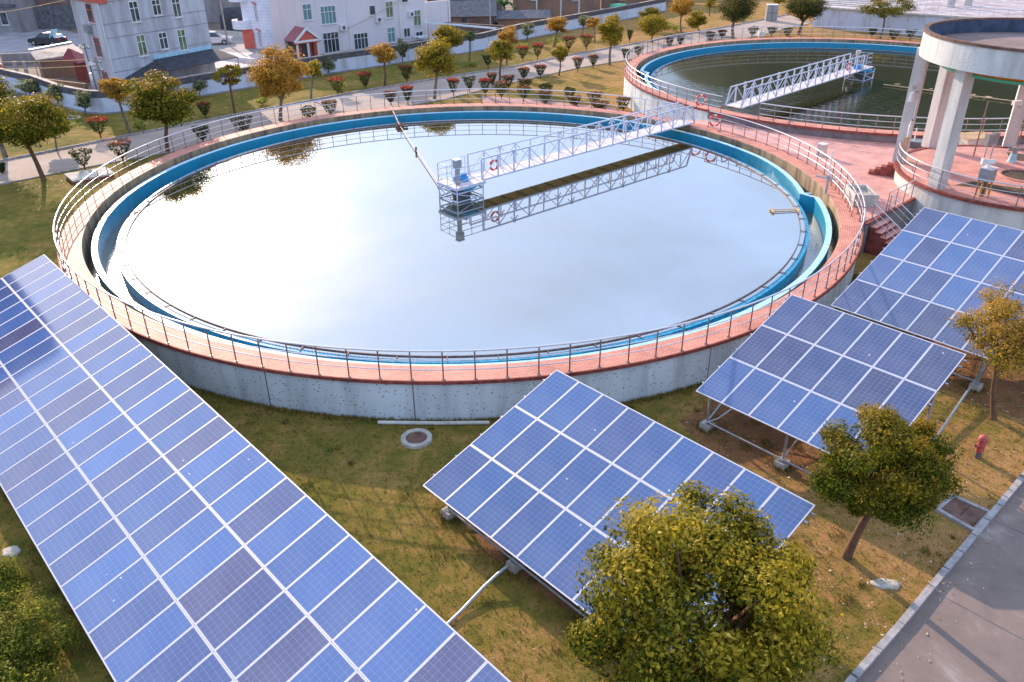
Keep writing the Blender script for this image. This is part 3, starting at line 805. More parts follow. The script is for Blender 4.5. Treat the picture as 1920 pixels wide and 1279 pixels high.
def clarifier(name, label, c, Ro, Ri, dz, jog, base_z, zw, zc, pebble):
    t = thing(name, label, 'tank', (c[0], c[1], 0))
    n = 180
    m1 = MB(); m1.lathe(c, [(Ro - 0.10, base_z), (Ro - 0.10, dz - 0.13)], n=n)
    wall = m1.build('outer_wall', pebble, t)
    m1 = MB(); m1.lathe(c, [(Ri, dz), (Ro, dz)], n=n)
    # UV of the walkway: along the tank, then across it
    m1.build('walkway', 'deck', t)
    m1 = MB(); m1.lathe(c, [(Ro - 0.098, dz - 0.13), (Ro + 0.004, dz - 0.13), (Ro + 0.004, dz + 0.006), (Ro - 0.05, dz + 0.006)], n=n)
    m1.build('walkway_edge', 'edge', t)
    m1 = MB(); m1.lathe(c, [(Ri, dz - 0.002), (Ri - 0.02, dz - 0.07), (Ri, dz - 0.09), (Ri, zc - 0.3), (Ri - 1.2, zc - 0.3)], n=n)
    m1.build('gutter_wall', 'gutter', t)
    m1 = MB(); joint_list = (-92.75, -107.7, -62.0, -125, -45, -78 + 200, 20, 80)
    for k, an in enumerate(joint_list):                           # movement joints in the render
        if c[0] > 0 and k < 5: an = 180 + 12 * k + 10
        q = lambda z: (c[0] + (Ro - 0.10) * math.cos(R(an)), c[1] + (Ro - 0.10) * math.sin(R(an)), z)
        m1 = MB(); m1.bar(q(base_z), q(dz - 0.14), 0.035, 0.012, up=(math.cos(R(an)), math.sin(R(an)), 0)); m1.build('wall_joint', 'dgrey', wall)
    # launder wall: blue inner face, pale top, outer face stained
    rf = ring_rad(jog)
    zt = dz - 0.31; ro, ri = Ri - 0.36, Ri - 0.60
    m1 = MB(); m1.lathe(c, [(ri, zc - 0.35), (ri, zt - 0.012)], a0=jog, a1=jog + 360, n=n, rfun=rf)
    m1.lathe(c, [(ro, zt - 0.012), (ro, zc - 0.35)], a0=jog, a1=jog + 360, n=n, rfun=rf)
    a = R(jog); ca, sa = math.cos(a), math.sin(a)
    p0 = Vector((c[0] + (ri - 0.62) * ca, c[1] + (ri - 0.62) * sa, 0)); p1 = Vector((c[0] + ri * ca, c[1] + ri * sa, 0))
    tv = Vector((-sa, ca, 0)) * 0.12
    m1.prism([(p0.x, p0.y), (p1.x, p1.y), (p1.x + tv.x, p1.y + tv.y), (p0.x + tv.x, p0.y + tv.y)], zc - 0.35, zt - 0.014)
    lw = m1.build('launder_wall', 'blue', t)
    m1 = MB(); m1.lathe(c, [(ri - 0.015, zt - 0.012), (ri - 0.015, zt + 0.02), (ro + 0.015, zt + 0.02), (ro + 0.015, zt - 0.012)], a0=jog, a1=jog + 360, n=n, rfun=rf)
    m1.prism([(p0.x, p0.y), (p1.x, p1.y), (p1.x + tv.x, p1.y + tv.y), (p0.x + tv.x, p0.y + tv.y)], zt - 0.01, zt + 0.018)
    m1.build('wall_cap', 'bluetop', lw)
    # weir wall with its toothed plate, scum baffle inside it
    rw = Ri - 1.35
    m1 = MB(); m1.lathe(c, [(rw - 0.18, zw - 0.3), (rw - 0.18, zw + 0.0), (rw, zw + 0.0), (rw, zc - 0.35)], n=n)
    ww = m1.build('weir_wall', 'weirblue', t)
    m1 = MB()
    nt_ = 720
    for i in range(nt_):
        a0, a1, a2 = (2 * math.pi * (i + k) / nt_ for k in (0.0, 0.5, 1.0))
        rr = rw - 0.19
        zb, z1, z2 = zw - 0.12, zw + 0.05, zw + 0.015
        vs = []
        for an, zz in ((a0, z1), (a1, z2), (a2, z1)):
            vs += [(c[0] + rr * math.cos(an), c[1] + rr * math.sin(an), zb), (c[0] + rr * math.cos(an), c[1] + rr * math.sin(an), zz)]
        m1.add(vs, [(0, 2, 3, 1), (2, 4, 5, 3)])
    m1.build('weir_plate', 'white_plate', ww)
    rb = Ri - 1.80
    m1 = MB(); m1.lathe(c, [(rb, zw - 0.35), (rb, zw + 0.05), (rb + 0.04, zw + 0.05), (rb + 0.04, zw - 0.35)], n=n)
    for i in range(60):                                           # straps holding the baffle
        an = 2 * math.pi * i / 60
        q = lambda r, z: (c[0] + r * math.cos(an), c[1] + r * math.sin(an), z)
        m1.bar(q(rb + 0.02, zw + 0.03), q(rw - 0.1, zw + 0.03), 0.05, 0.02)
    m1.build('scum_baffle', 'baffle', t)
    return t

clarifier('clarifier_tank', 'large round settling tank full of bright water, red paved rim, nearest the camera', TC, TR, RI, DZ, -2.5, -0.3, 0.96, 0.45, 'pebble')
clarifier('clarifier_tank', 'second round settling tank with dark green water, farther off at the upper right', T2, TR2, RI2, DZ2, 170.0, -0.3, 1.48, 1.0, 'pebble')
def disc(name, c, r, z, m):
    mb = MB(); mb.lathe((0, 0), [(0.0, 0), (r * 0.3, 0), (r * 0.7, 0), (r, 0)], n=120)
    o = mb.build(name, m); o.location = (c[0], c[1], z); return struct(o)
def annulus(name, c, r0, r1, z, m):
    mb = MB(); mb.lathe((0, 0), [(r0, 0), (r1, 0)], n=120)
    o = mb.build(name, m); o.location = (c[0], c[1], z); return struct(o)
disc('water', TC, RI - 1.56, 0.96, 'water')
annulus('water', TC, RI - 1.36, RI - 0.02, 0.45, 'water_ch')
disc('water', T2, RI2 - 1.56, 1.48, 'water2')
annulus('water', T2, RI2 - 1.36, RI2 - 0.02, 1.0, 'water_ch')

# ------------------------------------------------------------------ railings
def railing(name, label, pts, z, cap=100, h=1.1, mids=(0.74, 0.38), rp=0.026, group=None, post_mat='post', spacing=1.05, post_top=0.0):
    """three rails on posts along the polyline pts"""
    t = thing(name, label, 'railing', (pts[0][0], pts[0][1], z), group)
    P3 = [Vector((p[0], p[1], z if len(p) < 3 else p[2])) for p in pts]
    for nm, hh, rr in [('top_rail', h, rp * 1.35)] + [('mid_rail', k, rp * 0.75) for k in mids]:
        m1 = MB(); m1.tube([p + Vector((0, 0, hh)) for p in P3], rr, 8); m1.build(nm, 'steel', t)
    seg = [(P3[i + 1] - P3[i]).length for i in range(len(P3) - 1)]
    tot = sum(seg); n = max(1, round(tot / spacing)); spots = []
    for k in range(n + 1):
        d = tot * k / n; i = 0
        while i < len(seg) - 1 and d > seg[i]: d -= seg[i]; i += 1
        spots.append(P3[i].lerp(P3[i + 1], d / seg[i]))
    spots.sort(key=lambda p: (p - Vector((0, 0, 15.95))).length)
    def post(m_, p):
        m_.tube([p, p + Vector((0, 0, h + post_top))], rp, 7)
        m_.cyl((p.x, p.y), rp * 2.6, p.z + 0.001, p.z + 0.018, 10)
    m1 = MB(); post(m1, Vector((0, 0, 0))); pm = None
    for p in spots[:cap]:
        if pm is None:
            o = m1.build('post', post_mat, t); pm = o.data
        else:
            o = link('post', pm, t)
        o.location = p
    if len(spots) > cap:
        m1 = MB()
        for p in spots[cap:]: post(m1, p)
        struct(m1.build('post', post_mat, t), 'stuff')
    return t
def arc(c, r, a0, a1, n=None):
    n = n or max(2, int(abs(a1 - a0) / 2.0))
    return [(c[0] + r * math.cos(R(a0 + (a1 - a0) * i / n)), c[1] + r * math.sin(R(a0 + (a1 - a0) * i / n))) for i in range(n + 1)]
railing('railing', 'long steel railing around the lawn side of the nearer settling tank', arc(TC, TR - 0.13, 44.2, 339.5), DZ, 98, spacing=1.08)
railing('railing', 'curved steel railing between the nearer settling tank and the pink terrace', arc(TC, TR - 0.13, 38.0, -20.0), DZ, spacing=1.1)
railing('railing', 'steel railing sweeping round the far side of the second settling tank', arc(T2, TR2 - 0.13, 221, 6), DZ2, 98, spacing=1.1)
railing('railing', 'steel railing on the terrace side of the second settling tank', arc(T2, TR2 - 0.13, 229.5, 300), DZ2, spacing=1.1, post_mat='post')

m1 = MB(); m1.lathe(T2, [(TR2 - 0.085, DZ - 0.02), (TR2 - 0.085, DZ2 - 0.13)], a0=218, a1=325, n=90)  # darker band over the outer wall on the terrace side
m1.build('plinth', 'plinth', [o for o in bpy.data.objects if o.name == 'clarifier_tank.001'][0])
# ------------------------------------------------------------------ pink terrace between the tanks
def terrace():
    t = thing('terrace', 'raised red paved terrace filling the space between the two tanks', 'terrace', (20, 45, 0))
    near = [(17.55, 37.56), (21.34, 41.10)]
    outl = []
    # along tank 1 edge from the stairs round to the bridge, then to tank 2, then behind the basin
    a0 = math.degrees(math.atan2(near[0][1] - TC[1], near[0][0] - TC[0]))
    e1 = [(TC[0] + (TR + 0.008) * math.cos(R(a)), TC[1] + (TR + 0.008) * math.sin(R(a))) for a in np.linspace(a0, 46, 34)]
    e2 = [(T2[0] + (TR2 - 0.05) * math.cos(R(a)), T2[1] + (TR2 - 0.05) * math.sin(R(a))) for a in np.linspace(221, 322, 40)]
    outl = e1[::-1] + [near[1], (24, 44), (60, 44), (60, 56)] + e2[::-1]
    outl = outl[::-1]
    area = sum(outl[i - 1][0] * outl[i][1] - outl[i][0] * outl[i - 1][1] for i in range(len(outl)))
    if area < 0: outl = outl[::-1]
    m1 = MB(); m1.sheet(outl, DZ - 0.012)
    m1.build('paving', 'terrace', t)
    m1 = MB()
    d = Vector((near[1][0] - near[0][0], near[1][1] - near[0][1])).normalized(); nn = Vector((d.y, -d.x))
    a, b = Vector(near[0]) - d * 0.1, Vector(near[1]) + d * 0.6
    m1.prism([(a + nn * 0.0), (b + nn * 0.0), b - nn * 0.25, a - nn * 0.25], -0.2, DZ - 0.10)
    m1.build('retaining_wall', 'wall_grey', t)
    m1 = MB(); m1.prism([a + nn * 0.06, b + nn * 0.06, b - nn * 0.10, a - nn * 0.10], DZ - 0.10, DZ - 0.004)
    m1.build('terrace_edge', 'edge', t)
    m1 = MB()                                                    # wall toward the lawn between the two tanks
    q0, q1 = e1[-1], e2[0]
    m1.bar((q0[0], q0[1], 0.75), (q1[0], q1[1], 0.75), 0.2, 1.7); m1.build('end_wall', 'pebble', t)
    return near, d, nn
NEAR, TD, TN = terrace()
# steps from the terrace down to the lawn
def stair():
    t = thing('staircase', 'flight of red tiled steps going down from the terrace beside the tank', 'stairs', (18.4, 38.3, 0))
    s0 = Vector(NEAR[0]) + TD * 0.22; s1 = s0 + TD * 1.75
    n = 8; rise = (DZ - 0.012) / n; run = 0.30
    for k in range(1, n):
        a = s0 + TN * (0.06 + (k - 1) * run); b = s1 + TN * (0.06 + (k - 1) * run)
        m1 = MB(); z = DZ - 0.012 - k * rise
        m1.prism([a + TN * (run - 0.002), b + TN * (run - 0.002), b, a], -0.1, z - 0.032)
        o = m1.build('riser', 'edge', t)
        m1 = MB(); m1.prism([a + TN * (run + 0.03) - TD * 0.02, b + TN * (run + 0.03) + TD * 0.02, b + TD * 0.02, a - TD * 0.02], z - 0.03, z, bottom=True)
        m1.build('tread', 'terrace', t)
    L_ = n * run
    def hr(label, p):
        q = p + TN * (L_ + 0.1)
        pts = [(p.x, p.y, DZ - 0.01), (q.x, q.y, 0.05)]
        railing('handrail', label, pts, DZ, h=0.98, mids=(0.66, 0.34), rp=0.02, spacing=1.1)
    hr('sloping handrail on the tank side of the red steps', s0 - TD * 0.04 + TN * 0.08)
    hr('sloping handrail on the right side of the red steps, nearer the tower', s1 + TD * 0.04 + TN * 0.08)
    r0 = s1 + TD * 0.12 - TN * 0.06; r1 = Vector(NEAR[1]) - TD * 0.15 - TN * 0.06
    railing('railing', 'short straight railing on the terrace edge from the red steps to the tower basin',
            [(r0.x, r0.y), (r1.x, r1.y)], DZ - 0.01, spacing=0.95, h=1.05, rp=0.022)
stair()

# ------------------------------------------------------------------ scraper bridges
def lattice(m1, a, b, n, h, chord, web, lean=1.0, flip=0):
    """Warren truss with posts from a to b; returns nothing"""
    a, b = Vector(a), Vector(b); u = Vector((0, 0, h))
    m1.bar(a, b, chord, chord * 1.1)
    i0 = 0.0
    m1.bar(a + u + (b - a) * 0.0, b + u - (b - a) / n * 0.35, chord, chord)
    for i in range(n + 1):
        p = a.lerp(b, i / n)
        top = p + u
        if i == n: top = b + u - (b - a) / n * 0.35
        m1.bar(p + Vector((0, 0, chord * 0.5)), top - Vector((0, 0, chord * 0.5)), web * (1.5 if i % 2 == 0 else 1.2), web * 1.6)
        if i < n:
            q = a.lerp(b, (i + 1) / n)
            if (i + flip) % 2 == 0: m1.bar(p + Vector((0, 0, 0.05)), q + u - Vector((0, 0, 0.05)) - ((b - a) / n * 0.35 if i == n - 1 else Vector((0, 0, 0))), web * 0.75)
            else: m1.bar(p + u - Vector((0, 0, 0.05)), q + Vector((0, 0, 0.05)), web * 0.75)

def bridge(label, a, d, length, width, z, h, nb, plat, zwater, name='scraper_bridge', arm_dir=None):
    """walkway bridge: a = platform end of the near chord, d = direction, width to the left"""
    d = Vector(d).normalized(); nn = Vector((-d.y, d.x)); a = Vector(a)
    t = thing(name, label, 'bridge', (a.x, a.y, z))
    P = lambda s, w, zz: (a.x + d.x * s + nn.x * w, a.y + d.y * s + nn.y * w, zz)
    for w in (0.0, width):
        m1 = MB(); lattice(m1, P(0, w, z), P(length, w, z), nb, h, 0.078, 0.058)
        o = m1.build('truss', 'truss', t)
        m1 = MB()
        for i in range(2, nb, 4):
            s = length * i / nb
            m1.box(P(s, w, z + h + 0.03), (0.22, 0.14, 0.09), math.atan2(d.y, d.x))
            m1.bar(P(s, w, z + h), P(s, w + (0.22 if w else -0.22), z + 0.05) if False else P(s + 0.28, w, z + h - 0.28), 0.05)
            m1.bar(P(s, w, z + h), P(s - 0.28, w, z + h - 0.28), 0.05)
        m1.build('gusset', 'truss', o)
    m1 = MB()
    q = [P(-plat, 0.045, 0), P(length, 0.045, 0), P(length, width - 0.045, 0), P(-plat, width - 0.045, 0)]
    m1.prism(q, z - 0.005, z + 0.03, bottom=True); dk = m1.build('deck_plate', 'plate', t)
    m1 = MB()
    for i in range(0, nb + 1):
        s = length * i / nb
        m1.bar(P(s, 0.05, z - 0.05), P(s, width - 0.05, z - 0.05), 0.07, 0.08)
    m1.prism([P(0, 0.05, 0), P(length, 0.05, 0), P(length, width - 0.05, 0), P(0, width - 0.05, 0)], z - 0.016, z - 0.008, bottom=True)
    m1.build('cross_beam', 'under', dk)
    # drive platform
    w0, w1 = -0.30, width + 0.2
    m1 = MB(); m1.prism([P(-plat, w0, 0), P(-0.02, w0, 0), P(-0.02, w1, 0), P(-plat, w1, 0)], z - 0.035, z + 0.034, bottom=True)
    pf = m1.build('platform', 'plate', t)
    m1 = MB()
    for (s0, ww0, s1, ww1) in ((-plat, w0, 0, w0), (-plat, w1, 0, w1), (-plat, w0, -plat, w1)):
        m1.bar(P(s0, ww0, z - 0.04), P(s1, ww1, z - 0.04), 0.09, 0.14)
    m1.build('platform_edge', 'truss', pf)
    m1 = MB()
    corners = [P(-0.1, w0 + 0.04, z), P(-plat + 0.05, w0 + 0.04, z), P(-plat + 0.05, w1 - 0.04, z), P(-0.1, w1 - 0.04, z)]
    for hh in (0.37, 0.74, 1.1):
        m1.tube([(c_[0], c_[1], z + hh) for c_ in corners], 0.022, 6)
    for (i, j) in ((0, 1), (1, 2), (2, 3)):
        A, B = Vector(corners[i]), Vector(corners[j])
        for k in range(3):
            p = A.lerp(B, k / 2.0); m1.tube([p, p + Vector((0, 0, 1.1))], 0.022, 6)
    m1.build('platform_railing', 'truss', t)
    # central support with its braces
    cx_ = Vector(P(-plat * 0.5, width * 0.5, 0))
    m1 = MB(); m1.lathe((cx_.x, cx_.y), [(0.0, z - 0.05), (0.95, z - 0.05), (0.95, z - 0.22), (0.6, z - 0.30), (0.0, z - 0.30)], n=28)
    m1.build('turntable', 'weirblue', t)
    m1 = MB(); m1.lathe((cx_.x, cx_.y), [(0.62, z - 0.28), (0.42, zwater - 0.5)], n=24); m1.build('pier', 'dgrey', t)
    m1 = MB()
    rr = 0.92
    legs = [Vector(P(-plat * 0.5 + rr * sx, width * 0.5 + rr * sy, 0)) for sx, sy in ((-1, -0.9), (1, -0.9), (1, 0.9), (-1, 0.9))]
    for i, p in enumerate(legs):
        b_ = Vector((p.x, p.y, zwater - 0.4)); tp = Vector((p.x, p.y, z - 0.05)); q2 = legs[(i + 1) % 4]
        m1.bar(b_, tp, 0.07); m1.bar(tp - Vector((0, 0, 0.28)), Vector((q2.x, q2.y, z - 0.33)), 0.07)
        m1.bar(tp - Vector((0, 0, 0.3)), Vector((q2.x, q2.y, zwater - 0.05)), 0.04); m1.bar(Vector((p.x, p.y, zwater + 0.08)), Vector((q2.x, q2.y, zwater + 0.08)), 0.06)
    m1.build('support_frame', 'truss', t)
    return t, P, cx_

BD = (0.756, 0.655)
b1, B1P, B1C = bridge('white lattice walkway bridge reaching to the middle of the bright near tank', (-1.607, 44.193), BD, 19.15, 1.23, 1.85, 1.22, 16, 2.05, 0.96)
# motor and control box on the platform
t = thing('drive_motor', 'bright blue gear motor on the platform of the near bridge', 'motor', B1P(-0.85, 0.55, 1.885))
m1 = MB(); m1.lathe(B1P(-0.85, 0.55, 0)[:2], [(0, 1.885), (0.27, 1.885), (0.27, 2.08), (0.18, 2.14), (0.18, 2.30), (0.0, 2.34)], n=18); m1.build('gearbox', 'motor', t)
m1 = MB(); p = Vector(B1P(-0.85, 0.55, 2.04)); q = Vector(B1P(-1.45, 0.72, 2.04)); m1.tube([p, q], 0.15, 12); m1.build('motor_barrel', 'motor', t)
t = thing('control_box', 'grey control box on a post at the end of the near bridge', 'control box', B1P(-1.55, 0.2, 1.885))
m1 = MB(); p = B1P(-1.55, 0.2, 0); m1.box((p[0], p[1], 2.38), (0.2, 0.2, 1.0), R(41)); m1.build('post', 'grey', t)
m1 = MB(); m1.box((p[0], p[1], 3.06), (0.40, 0.30, 0.46), R(41)); m1.build('cabinet', 'grey', t)
m1 = MB(); m1.box((p[0], p[1], 3.305), (0.46, 0.36, 0.04), R(41)); m1.build('rain_cap', 'white', t)

b2, B2P, B2C = bridge('white lattice walkway bridge reaching to the middle of the dark green second tank', (30.2, 71.7), (-0.715, -0.699), 19.3, -1.25, 2.45, 1.25, 16, 2.2, 1.48)
t = thing('control_box', 'grey control post on the end of the far bridge over green water', 'control box', B2P(-0.9, -1.0, 2.485))
m1 = MB(); p = B2P(-0.9, -1.0, 0); m1.cyl(p[:2], 0.16, 2.49, 3.6, 14); m1.build('post', 'concrete', t)
m1 = MB(); m1.cyl(p[:2], 0.21, 3.6, 3.85, 16); m1.build('cabinet', 'concrete', t)
m1 = MB(); m1.box((*B2P(-0.3, -0.5, 0)[:2], 2.66), (0.7, 0.5, 0.32), R(44)); tag(m1.build('motor_housing', 'motor'), 'blue motor housing on the platform of the far bridge', 'motor')

# scum arms lying across the water
t = thing('scum_arm', 'thin pinkish pipe arm running from the near platform to the tank rim', 'pipe arm', (-4.2, 46.2, 0.96))
m1 = MB(); m1.tube([(-3.95, 45.2, 1.62), (-4.3, 46.3, 1.16), (-8.05, 59.5, 1.10)], 0.034, 8); m1.build('pipe', 'pinkpipe', t)
m1 = MB(); m1.tube([(-8.05, 59.5, 1.1), (-9.1, 62.9, 1.75)], 0.055, 8); m1.build('end_pipe', 'pinkpipe', t)
m1 = MB()
for k in (0.0, 0.5): m1.box((-8.05 - k * 0.3, 59.5 + k, 1.08), (0.5, 0.12, 0.3), 0.3)
m1.box((-7.75, 59.6, 1.06), (0.5, 0.2, 0.12), 0.2); m1.build('scoop', 'rust', t)
m1 = MB(); m1.box((-6.25, 53.1, 1.13), (0.12, 0.12, 0.36), 0.3); m1.build('float_bracket', 'rust', t)
t = thing('scum_arm', 'long pale boom floating across the green tank toward the tower', 'boom', (31.0, 70.0, 1.5))
m1 = MB(); m1.tube([(31.6, 70.2, 1.56), (44.6, 58.6, 1.56)], 0.06, 8); m1.build('boom', 'wood', t)
mb = MB(); rg = random.Random(5)
for k in range(70):
    f = rg.uniform(0.1, 1.0); x = 31.6 + 13 * f + rg.gauss(0, 0.5); y = 70.2 - 11.6 * f + abs(rg.gauss(0, 0.7))
    s_ = rg.uniform(0.05, 0.2); n = 7
    mb.add([(x + s_ * 1.8 * rg.uniform(0.6, 1) * math.cos(6.283 * i / n), y + s_ * rg.uniform(0.6, 1) * math.sin(6.283 * i / n), 1.487 + 0.0004 * k) for i in range(n)], [tuple(range(n))])
o = mb.build('scum', 'wood'); tag(o, 'pale scum gathered along the boom on the green water', 'scum'); struct(o, 'stuff')
# bracket over the weir near the outlet
t = thing('weir_bracket', 'small rusty frame over the weir near the blue outlet box', 'bracket', (15.3, 40.7, 0.96))
m1 = MB(); m1.bar((13.85, 41.2, 1.02), (15.35, 41.35, 1.02), 0.04, 0.04); m1.bar((13.85, 40.95, 1.02), (15.35, 41.1, 1.02), 0.04, 0.04)
for x in (13.95, 15.3): m1.bar((x, 40.8, 1.04), (x, 41.5, 1.04), 0.08, 0.06)
m1.build('frame', 'wood', t)

def lifebuoy(label, c, yaw, r=0.30, tilt=0.0):
    t = thing('lifebuoy', label, 'lifebuoy', c)
    e1 = Vector((math.cos(yaw), math.sin(yaw), 0)); e2 = Vector((0, 0, 1)); c = Vector(c); k = 4
    for q in range(4):
        m1 = MB(); a0 = q * 90 + 12
        m1.tube([c + (e1 * math.cos(R(a0 + i * 66 / 8)) + e2 * math.sin(R(a0 + i * 66 / 8))) * r for i in range(9)], 0.062, 8)
        m1.build('red_section', 'red', t)
        m1 = MB(); a0 = q * 90 - 12
        m1.tube([c + (e1 * math.cos(R(a0 + i * 24 / 4)) + e2 * math.sin(R(a0 + i * 24 / 4))) * r for i in range(5)], 0.064, 8)
        m1.build('white_band', 'white', t)
a = math.atan2(56.357 - TC[1], 14.818 - TC[0])
lifebuoy('red and white lifebuoy hung on the railing of the near tank by its bridge', (TC[0] + (TR - 0.24) * math.cos(a), TC[1] + (TR - 0.24) * math.sin(a), DZ + 0.58), R(10), 0.36)
a = math.atan2(60.6 - T2[1], 15.35 - T2[0])
lifebuoy('red and white lifebuoy hung on the railing of the second tank', (T2[0] + (TR2 - 0.02) * math.cos(a) * 1.0, T2[1] + (TR2 - 0.02) * math.sin(a), DZ2 + 0.58), R(10), 0.36)
lifebuoy('small red lifebuoy hanging inside the lattice bridge of the near tank', B1P(1.0, 0.12, 2.5), math.atan2(BD[1], BD[0]), 0.28)
lifebuoy('red lifebuoy hanging inside the lattice bridge over the green tank', B2P(2.6, -0.12, 3.1), math.atan2(0.699, 0.715), 0.28)

# ================================================================== SOLAR ARRAYS
PXW, PYW = 1.01, 1.9188
FR = [  # corner of the top edge, yaw, tilt, slope
    ((-12.130, 23.768, 2.419), -47.518, 16.884, 0.193),
    ((1.428, 22.333, 2.525), -48.063, 17.128, 0.45),
    ((10.119, 26.335, 3.196), -47.695, 17.489, 0.366),
    ((18.170, 33.893, 3.731), -47.781, 17.514, 0.427)]
def panel_meshes():
    w, l = 1.003, 1.911
    m1 = MB(); x, y = w / 2 - 0.022, l / 2 - 0.03
    m1.add([(-x, -y, 0.0), (x, -y, 0.0), (x, y, 0.0), (-x, y, 0.0)], [(0, 1, 2, 3)], [[(-0.08, -0.12), (6.08, -0.12), (6.08, 12.12), (-0.08, 12.12)]])
    m1.add([(-x, -y, -0.03), (x, -y, -0.03), (x, y, -0.03), (-x, y, -0.03)], [(3, 2, 1, 0)], [[(0, 0)] * 4])
    m2 = MB(); X, Y_ = w / 2, l / 2
    for a, b in (((-X, -Y_ + 0.0165), (X, -Y_ + 0.0165)), ((-X, Y_ - 0.0165), (X, Y_ - 0.0165))): m2.bar((*a, -0.012), (*b, -0.012), 0.033, 0.04)
    for a, b in (((-X + 0.013, -Y_ + 0.033), (-X + 0.013, Y_ - 0.033)), ((X - 0.013, -Y_ + 0.033), (X - 0.013, Y_ - 0.033))): m2.bar((*a, -0.0125), (*b, -0.0125), 0.028, 0.038)
    return m1, m2
pm1, pm2 = panel_meshes()
PANEL_ME = {}
def solar(idx, label, i0, i1, rows, posts, low_legs, ground=0.0):
    o, yaw, tilt, sl = FR[idx]
    yaw, tilt, sl = R(yaw), R(tilt), R(sl)
    o = Vector(o)
    ux = Vector((math.cos(yaw) * math.cos(sl), math.sin(yaw) * math.cos(sl), math.sin(sl)))
    w = Vector((-math.sin(yaw), math.cos(yaw), 0)); w = (w - ux * w.dot(ux)).normalized(); n = ux.cross(w)
    uy = -(w * math.cos(tilt) + n * math.sin(tilt)); nn = ux.cross(-uy).normalized()
    rot = Matrix((ux, -uy, nn)).transposed().to_4x4()
    P = lambda i, j, h=0.0: o + ux * (i * PXW) + uy * (j * PYW) + nn * h
    base = P((i0 + i1) / 2, rows / 2); t = thing('solar_array', label, 'solar array', (base.x, base.y, ground))
    for i in range(i0, i1):
        for j in range(rows):
            c = P(i + 0.5, j + 0.5)
            mk = ('solar', 'solar_blue', 'solar_violet' if j < 2 or i > 4 else 'solar_blue', 'solar_violet' if (i * 3 + j * 5) % 4 == 0 or j == 3 else 'solar_blue')[idx]
            if mk in PANEL_ME:
                a = link('solar_panel', PANEL_ME[mk], t)
            else:
                a = pm1.build('solar_panel', mk, t); PANEL_ME[mk] = a.data
            if 'frame' in PANEL_ME:
                f = link('panel_frame', PANEL_ME['frame'], a)
            else:
                f = pm2.build('panel_frame', 'alu', a); PANEL_ME['frame'] = f.data
            a.matrix_basis = Matrix.Translation(c) @ rot
    # purlins along the rows, rafters down the slope
    for j in [0.12] + [k + e for k in range(rows) for e in (0.28, 0.74)]:
        m1 = MB(); m1.bar(P(i0 - 0.10, j, -0.075), P(i1 + 0.10, j, -0.075), 0.05, 0.07, up=nn); m1.build('purlin', 'galv', t)
    lo = rows - 0.05
    for i in posts:
        m1 = MB(); m1.bar(P(i, 0.05, -0.145), P(i, lo, -0.145), 0.06, 0.07, up=nn); m1.build('rafter', 'galv', t)
        feet = []
        for j in (rows - 0.14 * 1.0 - 0.02, 0.63):
            p = P(i, j, -0.18); q = Vector((p.x, p.y, ground + 0.22))
            m1 = MB(); m1.bar(q, p, 0.075, 0.075); m1.box((q.x, q.y, ground + 0.235), (0.2, 0.2, 0.02), yaw); m1.build('post', 'galv', t)
            m1 = MB(); m1.box((q.x, q.y, ground + 0.07), (0.40, 0.40, 0.30), yaw, top=0.88); m1.build('footing', 'footing', t)
            feet.append((q, p))
        m1 = MB(); m1.bar(feet[0][0] + Vector((0, 0, 0.06)), feet[1][1] - (feet[1][1] - feet[1][0]) * 0.12, 0.045); m1.build('brace', 'galv', t)
    # conduit tying the front feet together
    m1 = MB()
    a = P(posts[0], rows - 0.16); b = P(posts[-1], rows - 0.16)
    m1.tube([(a.x, a.y, ground + 0.30), (b.x, b.y, ground + 0.30)], 0.035, 6); m1.build('tie_pipe', 'galv', t)
    m1 = MB()
    a = P(posts[0], 0.63); b = P(posts[-1], 0.63)
    m1.tube([(a.x, a.y, ground + 0.30), (b.x, b.y, ground + 0.30)], 0.03, 6); m1.build('tie_pipe', 'galv', t)
    # lugs showing at the edge of each purlin
    m1 = MB()
    return t, P
sA, PA = solar(0, 'very long solar array of three rows sloping across the lower left corner', -12, 19, 3, [-11, -8, -5, -2, 1, 4, 7, 10, 13, 16], True)
sB, PB = solar(1, 'nine panel wide solar array before the tank wall, behind the biggest tree', 0, 9, 3, [0.77, 3.6, 6.4, 8.6], True)
sC, PC = solar(2, 'six panel wide solar array on tall legs, middle one at right', 0, 6, 3, [0.37, 3.2, 5.75], True)
sD, PD = solar(3, 'solar array of four rows beside the red steps, its corner behind an orange tree', 0, 6, 4, [0.4, 3.2, 5.7], True)
# cable ducts on the grass
t = tag(thing('cable_duct', 'grey flexible duct crossing the grass between the two front arrays', 'pipe', (-1.2, 14.5, 0)), 'grey flexible duct crossing the grass between the two front arrays', 'pipe')
m1 = MB(); m1.tube([(-0.12, 15.92, 0.36), (-0.45, 15.62, 0.30), (-0.8, 15.3, 0.18), (-1.35, 14.6, 0.08), (-1.9, 13.9, 0.06), (-2.9, 12.9, 0.06)], 0.045, 8); m1.build('duct', 'galv', t)
t = thing('cable_duct', 'pale cable duct looping under the middle array from its left leg', 'pipe', (7.3, 23.0, 0))
m1 = MB(); m1.tube([(6.35, 22.35, 0.35), (7.0, 22.8, 0.25), (7.9, 23.6, 0.3), (8.8, 24.6, 0.9), (9.6, 25.6, 2.6)], 0.03, 8); m1.build('duct', 'alu', t)
t = thing('cable_duct', 'straight grey pipe sloping to the ground behind the dense round tree', 'pipe', (14.9, 22.2, 0))
m1 = MB(); m1.tube([(12.95, 20.6, 0.10), (17.4, 25.6, 0.42)], 0.045, 8); m1.build('pipe', 'galv', t)

